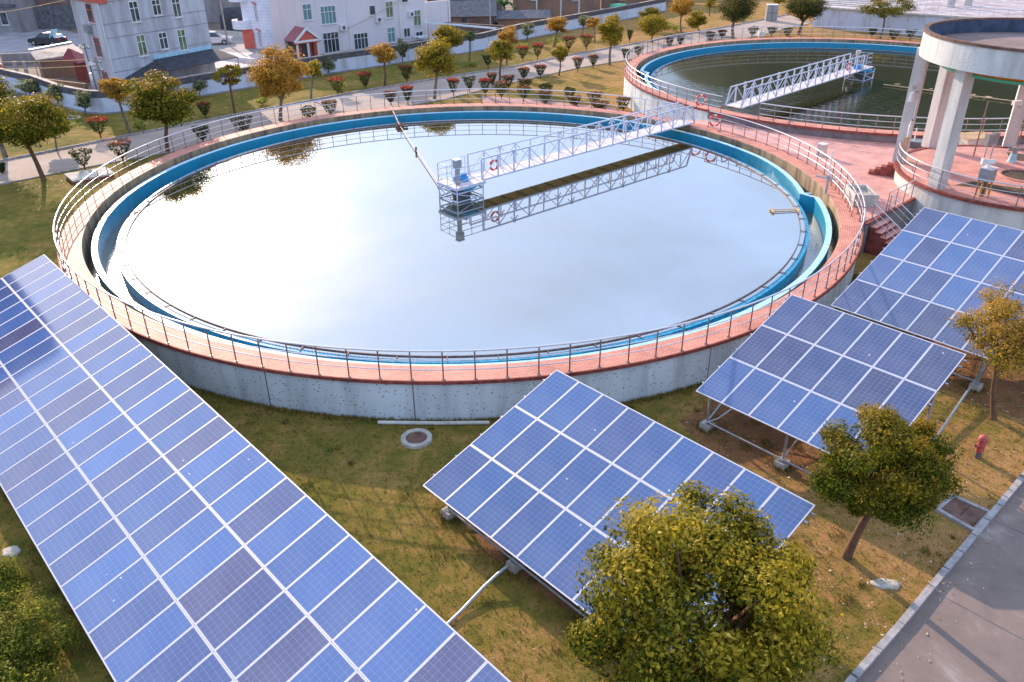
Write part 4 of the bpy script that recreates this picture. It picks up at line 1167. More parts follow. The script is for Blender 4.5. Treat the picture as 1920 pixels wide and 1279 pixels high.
# ================================================================== TOWER AND ITS BASIN
BC = (27.2, 42.5); BR = 5.9; BZ = 2.4
t = thing('round_basin', 'round pebble walled basin with a red paved floor under the tower', 'basin', (BC[0], BC[1], 0))
m1 = MB(); m1.lathe(BC, [(BR - 0.06, -0.2), (BR - 0.06, BZ - 0.10)], n=90); m1.build('basin_wall', 'pebble2', t)
m1 = MB(); m1.lathe(BC, [(BR - 0.05, BZ - 0.10), (BR + 0.06, BZ - 0.10), (BR + 0.06, BZ + 0.04), (BR - 0.16, BZ + 0.04), (BR - 0.16, BZ - 0.02)], n=90); m1.build('rim', 'edge', t)
m1 = MB(); m1.lathe(BC, [(0, BZ), (2.0, BZ), (BR - 0.15, BZ)], n=90); fl = m1.build('floor', 'terrace', t)
def plan(pts, z, name, m, parent):
    m_ = MB(); m_.sheet(pts, z); return m_.build(name, m, parent)
plan([(23.2, 40.9), (24.6, 40.2), (26.0, 38.4), (28, 38.2), (27.6, 40.2), (26.3, 40.3), (24.5, 41.5)], BZ + 0.006, 'open_channel', 'floor', fl)
m1 = MB(); m1.lathe((27.6, 42.3), [(1.05, BZ + 0.002), (1.05, BZ + 0.07), (1.2, BZ + 0.07), (1.2, BZ + 0.002)], n=36); m1.build('hatch_kerb', 'terrace', fl)
m1 = MB(); m1.lathe((27.6, 42.3), [(0, BZ + 0.008), (1.05, BZ + 0.008)], n=36); m1.build('hatch', 'floor', fl)
plan([(28.6, 45.4), (30.6, 44.2), (31.3, 45.7), (29.2, 46.9)], BZ + 0.007, 'open_channel', 'floor', fl)
railing('railing', 'curved railing on the rim of the tower basin', arc(BC, BR - 0.02, 152, 296), BZ + 0.04, h=1.08, mids=(0.72, 0.36), spacing=1.75, rp=0.026)

t = thing('water_tower', 'raised round white basin standing on square columns at the right edge', 'tower', (27.0, 42.0, BZ))
OC = (27.0, 42.0); OR = 6.0
m1 = MB()
m1.lathe(OC, [(OR - 0.5, 8.42), (OR, 8.42), (OR, 9.58)], n=120); m1.build('ring_wall', 'pebble2', t)
m1 = MB(); m1.lathe(OC, [(OR + 0.002, 9.58), (OR + 0.05, 9.58), (OR + 0.05, 9.70), (OR - 0.20, 9.70), (OR - 0.20, 9.60)], n=120); m1.build('rim', 'rust', t)
m1 = MB(); m1.lathe(OC, [(OR - 0.19, 9.62), (OR - 0.19, 8.95)], n=120); m1.build('inner_wall', 'tankin', t)
m1 = MB(); m1.lathe(OC, [(0, 8.95), (2.5, 8.95), (OR - 0.18, 8.95)], n=90); m1.build('bed', 'tankfloor', t)
m1 = MB(); m1.lathe(OC, [(OR - 0.5, 8.45), (OR - 0.7, 8.46), (4.9, 8.1), (2.4, 7.95), (0, 7.95)], n=90); m1.build('dish', 'dish', t)
m1 = MB(); m1.lathe(OC, [(4.95, 8.12), (4.98, 8.0), (4.86, 7.99), (4.86, 8.09)], n=90); m1.build('dish_rim', 'green_rim', t)
for (x, y) in ((22.33, 45.31), (22.25, 40.6), (25.28, 48.1), (29.88, 47.95), (32.3, 44.6), (32.3, 39.6), (29.2, 36.7)):
    an = math.atan2(y - OC[1], x - OC[0]); m1 = MB()
    zb = BZ - 0.02 if math.hypot(x - BC[0], y - BC[1]) < BR + 0.3 else 0
    m1.box((x + 0.12 * math.cos(an), y + 0.12 * math.sin(an), (zb + 8.55) / 2), (0.62, 0.66, 8.55 - zb), an); m1.build('column', 'pebble2', t)
# small things on the columns
t = thing('floodlight', 'small white floodlight bracketed on the left tower column', 'lamp', (22.0, 44.9, 6.1))
m1 = MB(); m1.box((21.8, 44.75, 6.1), (0.26, 0.2, 0.45), 0.5, top=0.7); m1.build('lamp_head', 'white', t)
m1 = MB(); m1.bar((21.85, 44.8, 6.25), (22.3, 45.0, 6.35), 0.06); m1.cyl((21.85, 44.85), 0.12, 6.5, 6.72, 10); m1.build('bracket', 'galv', t)
t = thing('floodlight', 'small white lamp on a bracket by the far right tower column', 'lamp', (29.2, 47.2, 5.2))
m1 = MB(); m1.box((29.1, 47.1, 5.2), (0.5, 0.25, 0.26), 0.2); m1.build('lamp_head', 'white', t)
m1 = MB(); m1.bar((29.2, 47.2, 5.1), (29.7, 47.7, 4.8), 0.06); m1.build('bracket', 'galv', t)
t = thing('meter_box', 'tan meter box fixed low on the left tower column', 'box', (22.1, 44.8, 3.3))
m1 = MB(); m1.box((22.12, 44.86, 3.55), (0.20, 0.34, 0.75), math.atan2(3.3, -4.7)); m1.build('case', 'wood', t)
m1 = MB(); m1.tube([(22.22, 44.80, 3.9), (22.18, 44.78, 6.0)], 0.03, 6); m1.tube([(22.1, 44.75, 3.9), (22.05, 44.7, 4.6), (22.15, 44.75, 4.9), (22.3, 44.8, 4.7)], 0.05, 6); m1.build('conduit', 'white', t)

# equipment on the basin floor
t = thing('valve_stand', 'grey gate box on yellow legs behind the basin railing', 'valve stand', (23.6, 39.0, BZ))
m1 = MB()
for dx, dy in ((-0.22, -0.18), (0.22, -0.18), (0.22, 0.18), (-0.22, 0.18)): m1.bar((23.75 + dx, 39.15 + dy, BZ), (23.75 + dx, 39.15 + dy, BZ + 0.8), 0.07)
m1.bar((23.5, 38.97, BZ + 0.4), (24.0, 39.3, BZ + 0.4), 0.08); m1.build('leg_frame', 'yellow', t)
m1 = MB(); m1.box((23.75, 39.15, BZ + 1.12), (0.62, 0.55, 0.62), 0.6); m1.build('gate_box', 'grey', t)
m1 = MB(); m1.box((23.75, 39.15, BZ + 1.46), (0.68, 0.6, 0.05), 0.6); m1.build('lid', 'white_plate', t)
m1 = MB(); m1.tube([(23.75, 39.15, BZ - 0.2), (23.75, 39.15, BZ + 0.8)], 0.09, 8); m1.build('stem', 'dgrey', t)
m1 = MB(); m1.tube([(23.45, 39.2, BZ + 1.75), (23.95, 39.2, BZ + 1.75)], 0.12, 10); m1.cyl((23.7, 39.2), 0.1, BZ + 1.48, BZ + 1.8, 10); m1.box((23.4, 39.2, BZ + 1.76), (0.12, 0.3, 0.3)); m1.build('actuator', 'white', t)
t = thing('control_cabinet', 'twin grey electrical boxes on a post on the basin floor', 'control box', (26.5, 44.3, BZ))
m1 = MB(); m1.bar((26.4, 44.3, BZ), (26.4, 44.3, BZ + 1.35), 0.06); m1.bar((26.75, 44.3, BZ), (26.75, 44.3, BZ + 1.35), 0.06); m1.build('post', 'galv', t)
m1 = MB(); m1.box((26.4, 44.3, BZ + 1.45), (0.36, 0.3, 0.62), 0.3); m1.build('cabinet', 'grey', t)
m1 = MB(); m1.box((26.78, 44.42, BZ + 1.5), (0.32, 0.28, 0.62), 0.3); m1.build('cabinet', 'grey', t)
t = thing('pump', 'pale blue pump with a valve head and tall rod on the basin floor', 'pump', (28.7, 45.0, BZ))
m1 = MB(); m1.cyl((28.4, 44.9), 0.24, BZ, BZ + 0.5, 14, 0.16); m1.build('body', 'bluetop', t)
m1 = MB(); m1.cyl((28.4, 44.9), 0.14, BZ + 0.5, BZ + 0.85, 12); m1.tube([(28.0, 44.9, BZ + 0.72), (28.7, 44.9, BZ + 0.72)], 0.09, 8); m1.build('valve_head', 'grey', t)
m1 = MB(); m1.tube([(28.5, 44.95, BZ + 0.8), (28.5, 44.95, BZ + 3.0)], 0.035, 6); m1.build('rod', 'post', t)
t = thing('valve_rod', 'tall thin rusty rod standing beside the pale box near the tower', 'rod', (27.3, 47.6, BZ))
m1 = MB(); m1.tube([(26.9, 46.2, BZ), (26.9, 46.2, BZ + 3.1)], 0.04, 6); m1.build('rod', 'post', t)
m1 = MB(); m1.box((26.9, 46.2, BZ + 2.0), (0.4, 0.08, 0.08), 0.3); m1.build('crosspiece', 'post', t)
t = thing('trough', 'large pale trough with a tan lid behind the tower columns', 'trough', (29.2, 50.6, DZ))
m1 = MB(); m1.box((29.3, 50.7, DZ + 0.36), (2.1, 1.5, 0.72), R(10)); m1.build('box', 'concrete', t)
m1 = MB(); m1.box((29.3, 50.7, DZ + 0.74), (2.16, 1.56, 0.05), R(10)); m1.build('lid', 'wood', t)
t = thing('access_hatch', 'round dark steel lid on a kerb beside the second tank', 'lid', (26.0, 51.3, DZ))
m1 = MB(); m1.cyl((26.2, 51.4), 1.05, DZ - 0.01, DZ + 0.36, 36); m1.build('kerb_ring', 'dgrey', t)
m1 = MB(); m1.cyl((26.2, 51.4), 0.98, DZ + 0.361, DZ + 0.40, 36); m1.build('cover', 'grey', t)
m1 = MB(); m1.tube([(25.7, 51.1, DZ + 0.4), (25.7, 51.1, DZ + 1.15)], 0.04, 6); m1.build('handle', 'white', t)
# on the terrace
t = thing('concrete_pedestal', 'short pale concrete pedestal by the near tank railing on the terrace', 'pedestal', (19.1, 49.2, DZ))
m1 = MB(); m1.box((19.2, 49.2, DZ + 0.34), (0.42, 0.42, 0.68), 0.6); m1.build('shaft', 'concrete', t)
m1 = MB(); m1.box((19.2, 49.2, DZ + 0.71), (0.48, 0.48, 0.07), 0.6); m1.build('cap', 'white_plate', t)
t = thing('concrete_bin', 'open concrete trough half filled with gravel by the stairs', 'trough', (18.3, 40.7, DZ))
m1 = MB(); c = (18.35, 40.75); a = R(-3)
for dx, dy, sx, sy in ((0, -0.82, 1.15, 0.1), (0, 0.82, 1.15, 0.1), (-0.53, 0, 0.1, 1.54), (0.53, 0, 0.1, 1.54)): m1.box((c[0] + dx, c[1] + dy, DZ + 0.31), (sx, sy, 0.62 - (0.004 if sx < 0.2 else 0)), a)
m1.build('wall', 'concrete', t)
m1 = MB(); m1.box((c[0], c[1], DZ + 0.2), (1.0, 1.5, 0.4), a); m1.build('gravel', 'footing', t)
t = thing('red_steps', 'four dark red steps climbing from the terrace to the tower basin', 'steps', (21.2, 44.9, DZ))
for k in range(4):
    sc_ = (0.3 * k + 1.4) / 2; m1 = MB()
    m1.box((20.75 + 0.894 * sc_, 45.65 - 0.447 * sc_, DZ + 0.085 + 0.17 * k - 0.012), (1.4 - 0.3 * k, 0.55 - 0.004 * k, 0.17), math.atan2(-0.447, 0.894)); m1.build('step', 'edge', t)
t = thing('water_standpipe', 'short blue grey tap post on the tank walkway near the outlet', 'standpipe', (17.2, 41.9, DZ))
m1 = MB(); m1.tube([(17.0, 42.0, DZ), (17.0, 42.0, DZ + 0.9)], 0.07, 8); m1.build('post', 'galv', t)
m1 = MB(); m1.tube([(16.5, 42.5, DZ + 0.85), (17.1, 41.9, DZ + 0.85), (17.3, 41.7, DZ + 0.85)], 0.05, 8); m1.box((17.0, 42.0, DZ + 0.95), (0.22, 0.14, 0.14), 0.8); m1.build('tap', 'galv', t)
t = thing('tall_post', 'taller railing post rising above the near tank rail by the stairs', 'post', (17.4, 44.3, DZ))
m1 = MB(); p = (TC[0] + (TR - 0.35) * math.cos(R(1.5)), TC[1] + (TR - 0.35) * math.sin(R(1.5))); m1.tube([(*p, DZ), (*p, DZ + 1.7)], 0.05, 8); m1.build('post', 'white', t)
m1 = MB(); m1.cyl(p, 0.1, DZ + 0.001, DZ + 0.03, 10); m1.build('base_plate', 'galv', t)
railing('railing', 'low bracket rail along the walkway beside the outlet', arc(TC, TR - 0.45, 1.0, -15), DZ, h=0.32, mids=(), rp=0.02, spacing=0.75)

# ================================================================== LAWN FURNITURE
t = thing('manhole', 'round rusty manhole cover in a pale concrete ring on the lawn', 'manhole', (-3.22, 22.09, 0))
m1 = MB(); m1.lathe((-3.22, 22.09), [(0.35, 0.02), (0.36, 0.09), (0.52, 0.09), (0.55, -0.05)], n=40); m1.build('ring', 'footing', t)
m1 = MB(); m1.lathe((-3.22, 22.09), [(0, 0.062), (0.35, 0.062)], n=40); m1.build('cover', 'rust', t)
t = thing('access_cover', 'rectangular rusty steel cover in a grey frame by the kerb', 'cover', (13.05, 18.2, 0))
oc = [Vector((13.17, 18.98)), Vector((12.35, 18.31)), Vector((13.04, 17.31)), Vector((13.97, 18.13))]
ctr = sum(oc, Vector((0, 0))) / 4
c4 = [ctr + (p - ctr) * 0.80 for p in oc]
m1 = MB()
for i in range(4):
    j = (i + 1) % 4; m1.prism([oc[i], oc[j], c4[j], c4[i]], -0.05, 0.09 + 0.002 * (i % 2))
m1.build('frame', 'kerb', t)
mid0, mid1 = (c4[0] + c4[3]) / 2, (c4[1] + c4[2]) / 2
for q in ([c4[0], c4[1], mid1 - (mid1 - c4[1]) * 0.02, mid0 - (mid0 - c4[0]) * 0.02], [mid0 + (c4[3] - mid0) * 0.02, mid1 + (c4[2] - mid1) * 0.02, c4[2], c4[3]]):
    m1 = MB(); m1.prism(q, -0.02, 0.06); m1.build('plate', 'rust', t)
t = thing('hydrant', 'small faded red hydrant on a dark base near the road kerb', 'hydrant', (14.9, 20.85, 0))
m1 = MB(); m1.cyl((14.9, 20.85), 0.10, 0, 0.24, 16); m1.build('base', 'dgrey', t)
m1 = MB(); m1.lathe((14.9, 20.85), [(0.0, 0.24), (0.125, 0.24), (0.115, 0.62), (0.15, 0.63), (0.15, 0.67), (0.11, 0.69)], n=18); m1.build('barrel', 'hydrant', t)
m1 = MB(); m1.lathe((14.9, 20.85), [(0.155, 0.69), (0.14, 0.77), (0.08, 0.84), (0.0, 0.87)], n=18, smooth=True); m1.build('cap', 'hydrant', t)
m1 = MB(); m1.tube([(14.78, 20.8, 0.52), (14.66, 20.74, 0.52)], 0.06, 10); m1.tube([(15.0, 20.9, 0.52), (15.13, 20.96, 0.52)], 0.06, 10); m1.build('outlet', 'hydrant', t)
def stone(label, c, rx, ry, h, seed, m='footing'):
    rg = random.Random(seed); mb = MB(); n = 14; vs = []
    for (k, z) in ((1.0, -0.03), (0.96, h * 0.6), (0.75, h), (0.0, h * 1.05)):
        for i in range(n):
            a = 2 * math.pi * i / n; w_ = 1 + 0.16 * math.sin(2 * a + seed) + 0.1 * math.sin(5 * a)
            vs.append((c[0] + rx * k * w_ * math.cos(a), c[1] + ry * k * w_ * math.sin(a), z + rg.uniform(-0.01, 0.01)))
    fs = [(r * n + i, r * n + (i + 1) % n, (r + 1) * n + (i + 1) % n, (r + 1) * n + i) for r in range(3) for i in range(n)]
    mb.add(vs, fs, None, True); return tag(mb.build('flat_stone', m), label, 'stone')
stone('flat grey green stone lying on dry grass beside the dense round tree', (9.75, 15.45), 0.34, 0.22, 0.05, 2)
stone('pale flat stone at the left edge beside the long solar array', (-14.0, 16.95), 0.30, 0.2, 0.04, 4)
stone('pale boulder in the dark gap between the tank and the four row array', (15.85, 32.6), 0.35, 0.3, 0.2, 6)
o = MB(); o.tube([(-4.63, 23.0, 0.07), (-2.7, 22.93, 0.07), (-0.8, 22.93, 0.07)], 0.07, 10)
tag(o.build('drain_pipe', 'concrete'), 'white plastic pipe lying on the ground along the tank wall', 'pipe')
t = thing('slab', 'pale concrete slab with a brick edge in the lawn beside the far left railing', 'slab', (-27.4, 51.2, 0))
m1 = MB(); q = [(-28.9, 51.3), (-27.7, 49.85), (-25.8, 51.4), (-26.9, 52.75)]
m1.prism(q, -0.05, 0.16); m1.build('base', 'edge', t)
m1 = MB(); cc = (sum(p[0] for p in q) / 4, sum(p[1] for p in q) / 4)
m1.prism([(cc[0] + (p[0] - cc[0]) * 1.04, cc[1] + (p[1] - cc[1]) * 1.04) for p in q], 0.16, 0.27); m1.build('top', 'concrete', t)
mb = MB(); mb.lathe((-36.0, 67.6), [(0.35, 0.02), (0.45, 0.1), (0.55, 0.02)], n=24); tag(mb.build('stone_ring', 'footing'), 'low pale stone ring on the lawn below the boundary wall corner', 'ring')

# ================================================================== TREES
# near trees
def near_tree(name, label, base, c, r, rz, mt, nleaf, ls, **k):
    return tree(name, label, base, c[2] + rz, c[2] - rz, r, (c[0] - base[0], c[1] - base[1]), mt, nleaf, ls, cz=c[2], rz=rz, **k)
near_tree('lawn_tree', 'biggest leafy tree with a golden crown top in front of the nine panel wide array', (3.45, 9.95), (3.12, 9.95, 5.12), 2.52, 2.45,
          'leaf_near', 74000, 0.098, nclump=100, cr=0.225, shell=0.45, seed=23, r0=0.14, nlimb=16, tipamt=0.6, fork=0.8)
near_tree('lawn_tree', 'dense round green tree with a bare leaning trunk at the corner of the middle array', (9.10, 16.45), (9.15, 16.05, 3.40), 1.95, 1.72,
          'leaf_round', 66000, 0.088, nclump=90, cr=0.26, shell=0.42, seed=12, r0=0.12, nlimb=10, tipamt=0.6, fork=0.82)
near_tree('lawn_tree', 'thin orange leaved tree at the right edge in front of the four row array', (16.53, 23.0), (16.2, 23.2, 3.35), 1.85, 1.75,
          'leaf_autumn', 17000, 0.095, nclump=70, cr=0.28, shell=0.45, seed=13, r0=0.11, nlimb=14, tipamt=0.7, fork=0.7)
near_tree('lawn_tree', 'dark bushy tree cut by the right edge behind the thin orange tree', (19.4, 24.6), (19.2, 24.6, 2.0), 1.45, 1.6,
          'leaf_near', 12000, 0.095, nclump=50, seed=14, r0=0.1, tipamt=0.5)
near_tree('lawn_bush', 'big yellow green bush in the lower left corner under the long array', (-11.9, 13.2), (-12.15, 12.9, 0.70), 2.05, 0.95,
          'leaf_bush', 34000, 0.075, nclump=90, cr=0.26, shell=0.3, seed=15, r0=0.08, tipamt=0.7, cat='bush')
near_tree('lawn_bush', 'smaller dark bush at the left edge above the big corner bush', (-13.2, 15.3), (-13.4, 15.2, 0.5), 0.95, 0.65,
          'leaf_bush', 9000, 0.075, nclump=40, seed=16, r0=0.06, tipamt=0.5, cat='bush')
near_tree('small_shrub', 'little red leaved sapling between the dense tree and the hydrant', (13.0, 19.7), (13.05, 19.7, 0.75), 0.5, 0.6,
          'leaf_shrub', 420, 0.11, nclump=12, seed=17, r0=0.025, tipamt=0.9, cat='shrub')

FT = [  # label, base x, y, top, crown bottom, radius, offset, leaves
('big broad tree standing at the near kerb at the far left, left of the path', -30.11, 50.82, 5.77, 1.9, 3.2, -0.26, -0.16, 'leaf_green', 9000),
('small tree just right of the big tree at the left edge', -32.6, 57.69, 2.5, 0.9, 1.15, .13, .07, 'leaf_green', 2200),
('tall tree cut by the left edge behind the big broad tree', -35.5, 56.2, 6.0, 1.9, 2.1, 0, 0, 'leaf_green', 3600),
('big round dark green tree in front of the three storey white house', -24.43, 57.15, 5.7, 1.6, 2.95, .31, .13, 'leaf_green', 9000),
('big golden orange tree behind the railing in front of the red porch', -18.59, 66.08, 5.96, 1.1, 2.74, .29, .08, 'leaf_orange', 7000),
('small yellowish tree just right of the big golden tree', -17.73, 73.6, 3.66, 1.8, 1.15, .41, .1, 'leaf_yellow', 1500),
('slim stemmed orange tree before the boundary wall of the long cream house', -11.84, 79.04, 4.22, 1.9, 1.6, .1, .02, 'leaf_orange', 1900),
('full yellow green tree at the path edge, left of the bronze shrubs', -6.68, 73.37, 5.28, 1.7, 2.36, .31, .03, 'leaf_yellow', 6000),
('yellow green tree directly behind the full one at the path edge', -6.51, 87.32, 4.53, 1.6, 2.1, .07, .01, 'leaf_yellow', 3000),
('slender yellow green tree rising among the shrubs by the path', -0.91, 80.29, 4.13, 1.63, 1.5, .09, 0, 'leaf_yellow', 2000),
('golden topped tree right behind the slender one by the path', -0.3, 89.4, 4.1, 1.5, 1.45, .12, 0, 'leaf_orange', 2000),
('tall oval tree on the near lawn left of the second tank', 10.58, 88.87, 5.36, 1.55, 1.7, .02, 0, 'leaf_yellow', 4500),
('short round tree on the lawn edge left of the tall oval tree', 4.92, 83.42, 3.13, 1.2, 1.05, .11, -.01, 'leaf_yellow', 1700),
('rusty orange tree in front of the ochre mud wall', 5.24, 100.71, 3.6, 1.31, 1.95, .33, -.02, 'leaf_orange', 2300),
('small orange tree half hidden behind the tall oval tree', 10.4, 103.53, 3.15, 1.5, 1.2, -.2, .04, 'leaf_orange', 900),
('bushy yellow tree left of the second tank, nearest its rim', 17.25, 103.17, 3.61, 0.4, 2.25, .03, -.01, 'leaf_yellow', 3600),
('darker bushy tree behind the one nearest the second tank rim', 18.25, 112.56, 3.3, 0.5, 1.9, .17, -.03, 'leaf_green', 2200),
('thin stemmed orange tree above the far left rim of the second tank', 22.19, 110.57, 4.6, 1.93, 1.99, -.18, .04, 'leaf_orange', 2300),
('low bushy tree right of the thin stemmed orange one', 24.76, 111.34, 2.7, 0.3, 1.71, -.44, .1, 'leaf_yellow', 2400),
('large dark tree with a stout trunk above the rim of the second tank', 27.73, 105.86, 5.9, 1.6, 3.2, -.13, .03, 'leaf_dark', 7000),
('small yellow tree behind the large dark tree, at the top edge', 29.36, 126.72, 3.6, 0.7, 1.3, -.09, .02, 'leaf_yellow', 900),
('second dark tree above the rim, right of the grey cabinet', 36.65, 108.37, 5.2, 1.23, 3.1, .32, -.11, 'leaf_dark', 6500),
('branchy thin crowned tree in front of the tall foam basin wall', 45.57, 104.83, 5.6, 1.98, 3.6, .04, -.02, 'leaf_green', 3800),
('yellow tree leaning out from behind the big round dark green tree', -29.16, 62.14, 4.47, 2.46, 1.39, -.21, -.1, 'leaf_orange', 2000),
('sparse thin tree before the black shade net roof', -23.11, 68.8, 4.03, 2.2, 1.5, 0, 0, 'leaf_yellow', 900),
('small tree at the top edge beside the grey cabinet', 38.61, 124.92, 3.2, 1.4, 1.22, .11, -.03, 'leaf_yellow', 700),
('small pale sapling below the shade net roof', -27.93, 74.6, 1.9, 0.5, 0.8, .1, 0, 'leaf_pale', 420),
('pale sapling at the boundary wall between the golden tree and red shrubs', -18.38, 85.4, 2.1, 0.3, 1.05, 0, 0, 'leaf_pale', 520),
('pale sapling at the boundary wall right of the slim orange tree', -11.44, 89.6, 2.9, 0.6, 0.85, .11, .01, 'leaf_pale', 480),
('thin pale sapling at the wall right of the paired yellow green trees', -4.34, 91.15, 3.42, 2.0, 0.95, .15, .01, 'leaf_pale', 520),
('pale sapling at the wall behind the red shrub pair', 2.0, 103.2, 2.6, 0.8, 1.2, .26, -.01, 'leaf_pale', 520),
('pale sapling at the wall behind the rusty orange tree', 9.23, 107.6, 3.0, 1.2, 1.06, .04, 0, 'leaf_pale', 520),
('pale wilted sapling by the wall, first right of the big left tree', -39.4, 71.4, 2.2, 0.3, 1.2, .3, .16, 'leaf_pale', 900),
('pale narrow sapling at the corner of the boundary wall', -35.46, 68.4, 2.1, 0.4, 0.84, .15, .0, 'leaf_pale', 560),
('pale bushy sapling behind the top of the big left tree', -43.3, 74.8, 2.1, 0.3, 1.4, .03, .02, 'leaf_pale', 900),
]
for k, (lb, x, y, top, bot, r, ox, oy, lm, nl) in enumerate(FT):
    sparse = 'thin crowned' in lb or 'sparse' in lb
    tree('lawn_tree', lb, (x, y), top, bot, r, (ox, oy), lm, int(nl * 2.1), 0.19 if nl > 3000 else 0.21, group='trees on the lawns', nclump=46 if nl > 3000 else 24,
         seed=40 + k, r0=max(0.05, 0.026 * top) if lm != 'leaf_dark' else 0.2, tipamt=0.62, bark='bark_grey' if k % 3 else 'bark',
         nlimb=12 if sparse else 7, cr=0.30 if sparse else 0.40, shell=0.6 if sparse else 0.38)
# pale lime hedges along the foot of the wall
HG = [('low lime hedge clump below the sparse thin tree', -21.6, 71.9, 0.9, .7), ('low lime hedge clump beside the small yellowish tree', -15.6, 76.9, 0.85, 1.1),
      ('lime green bush along the wall, left of the slim orange tree', -14.6, 84.6, 1.3, .6), ('lime green bush along the wall, right of the slim orange tree', -10.2, 85.6, 0.9, 1.1),
      ('lime green bush behind the left one of the red shrub pair', 1.6, 97.6, 1.6, 1.0), ('lime green bush behind the right one of the red shrub pair', 5.4, 101.6, 1.3, 1.0),
      ('lime green bush behind the farther red shrubs', 9.6, 104.5, 1.3, 0.9), ('lime green bush under the thin stemmed orange tree', 21.4, 112.0, 1.3, 1.0),
      ('small green bush in the lawn under the thin pale sapling', -4.2, 89.2, 1.0, 0.4), ('small lime bush behind the far dark shrub at left', -28.7, 62.9, 0.7, .9)]
for k, (lb, x, y, r, h) in enumerate(HG):
    t = thing('hedge_bush', lb, 'bush', (x, y, 0), 'lime bushes along the wall')
    P, tip_sun, out, cl = crown_points((x, y, h * 0.5), r, h * 0.6, 16, 700, 300 + k, cr=0.4, shell=0.3)
    P[:, 2] = np.abs(P[:, 2]); leaves('foliage', 'leaf_lime', P, 0.15, t, tip_sun, seed=k, outward=out)
    trunk('stem', (x, y, 0), (x, y, h * 0.5), r, h * 0.6, 0.03, cl, 'bark_grey', 5, t, seed=k)

# ------------------------------------------------------------------ clipped vase shaped shrubs
SH = [(-31.03, 61.27, 1.44, 0.79, 'red'),(-24.95, 67.03, 1.27, 0.58, 'red2'),(-28.35, 52.83, 1.46, 0.78, 'dark'),(-26.53, 54.6, 1.5, 0.83, 'red2'),(-22.68, 59.49, 1.23, 0.69, 'dark'),(-20.63, 62.79, 1.09, 0.85, 'dark'),(-16.43, 66.89, 0.9, 0.65, 'dark'),(-14.95, 68.3, 1.04, 0.66, 'tan'),(-10.27, 71.03, 1.21, 0.58, 'red2'),(-8.84, 71.37, 1.53, 0.58, 'red'),(-15.66, 75.26, 1.54, 0.83, 'red'),(-13.46, 77.68, 1.54, 0.69, 'red'),(-9.89, 80.19, 1.72, 0.71, 'red2'),(-5.09, 74.6, 1.49, 0.55, 'red'),(-3.72, 76.34, 1.38, 0.67, 'dark'),(-2.19, 74.04, 1.57, 0.55, 'red'),(-1.64, 78.36, 1.26, 0.53, 'tan'),(-0.14, 77.11, 1.25, 0.62, 'red2'),(-0.75, 72.91, 1.56, 0.74, 'tan'),(1.4, 77.04, 0.91, 0.67, 'tan'),(1.22, 72.2, 1.27, 0.59, 'tan'),(3.24, 74.69, 0.98, 0.66, 'dark'),(3.04, 71.11, 1.08, 0.63, 'tan'),(5.28, 72.88, 0.96, 0.59, 'dark'),(5.53, 70.4, 0.76, 0.62, 'tan'),(7.35, 71.34, 0.9, 0.68, 'tan'),(7.53, 69.34, 0.49, 0.8, 'tan'),(9.45, 68.5, 1.09, 0.61, 'tan'),(12.04, 67.09, 0.9, 0.69, 'tan'),(1.43, 91.5, 1.54, 0.73, 'red'),(3.08, 92.38, 1.66, 0.68, 'red'),(6.79, 97.31, 1.56, 0.85, 'red'),(8.86, 97.92, 1.75, 0.79, 'red'),(3.02, 82.43, 1.21, 0.61, 'red2'),(1.37, 81.21, 1.2, 0.55, 'red2'),(6.92, 85.25, 1.45, 0.57, 'red2'),(8.67, 87.18, 1.32, 0.53, 'red2'),(12.45, 90.32, 1.42, 0.55, 'dark'),(14.21, 93.47, 1.12, 0.63, 'dark'),(-2.25, 87.7, 1.33, 0.59, 'dark'),(14.56, 103.32, 1.46, 0.42, 'dark'),(18.96, 100.72, 0.9, 0.48, 'tan'),(20.35, 101.42, 0.9, 0.41, 'tan'),(24.56, 104.38, 1.0, 0.57, 'tan'),(26.17, 105.11, 1.1, 0.58, 'red2'),(30.29, 106.56, 1.26, 0.74, 'dark'),(32.77, 106.85, 1.2, 0.67, 'dark'),(34.8, 107.16, 1.0, 0.6, 'dark'),(44.71, 105.3, 1.1, 0.53, 'dark'),(46.77, 103.93, 1.0, 0.68, 'dark'),(48.39, 103.02, 1.3, 0.68, 'dark'),(-33.63, 52.4, 0.69, 0.34, 'dark')]
far = lambda x, y: (x, y) in ((-31.03, 61.27), (-24.95, 67.03), (-15.66, 75.26), (-13.46, 77.68), (-9.89, 80.19), (-2.25, 87.7), (1.43, 91.5), (3.08, 92.38), (6.79, 97.31), (8.86, 97.92), (14.56, 103.32))
edge = lambda x, y: (x, y) in ((3.02, 82.43), (1.37, 81.21), (6.92, 85.25), (8.67, 87.18), (12.45, 90.32), (14.21, 93.47))
def row_of(x, y):
    if far(x, y): return 'on the far lawn'
    if edge(x, y): return 'left of the second tank'
    if x > 15: return 'behind the second tank'
    if x > -7 and y > 73.8: return 'in the back row beyond the near tank'
    return 'close behind the near tank'
ORD = ['first', 'second', 'third', 'fourth', 'fifth', 'sixth', 'seventh', 'eighth', 'ninth', 'tenth', 'eleventh', 'twelfth', 'thirteenth', 'fourteenth', 'fifteenth', 'sixteenth', 'seventeenth']
KIND = {'red': 'red topped clipped shrub', 'red2': 'reddish tipped clipped shrub', 'dark': 'plain dark clipped shrub', 'tan': 'bronze tipped clipped shrub'}
cnt = {}
for q in sorted(SH, key=lambda q: q[0] / (q[1] * 0.875 + 7.7)):
    k = (row_of(q[0], q[1]), q[4]); cnt.setdefault(k, []).append(q)
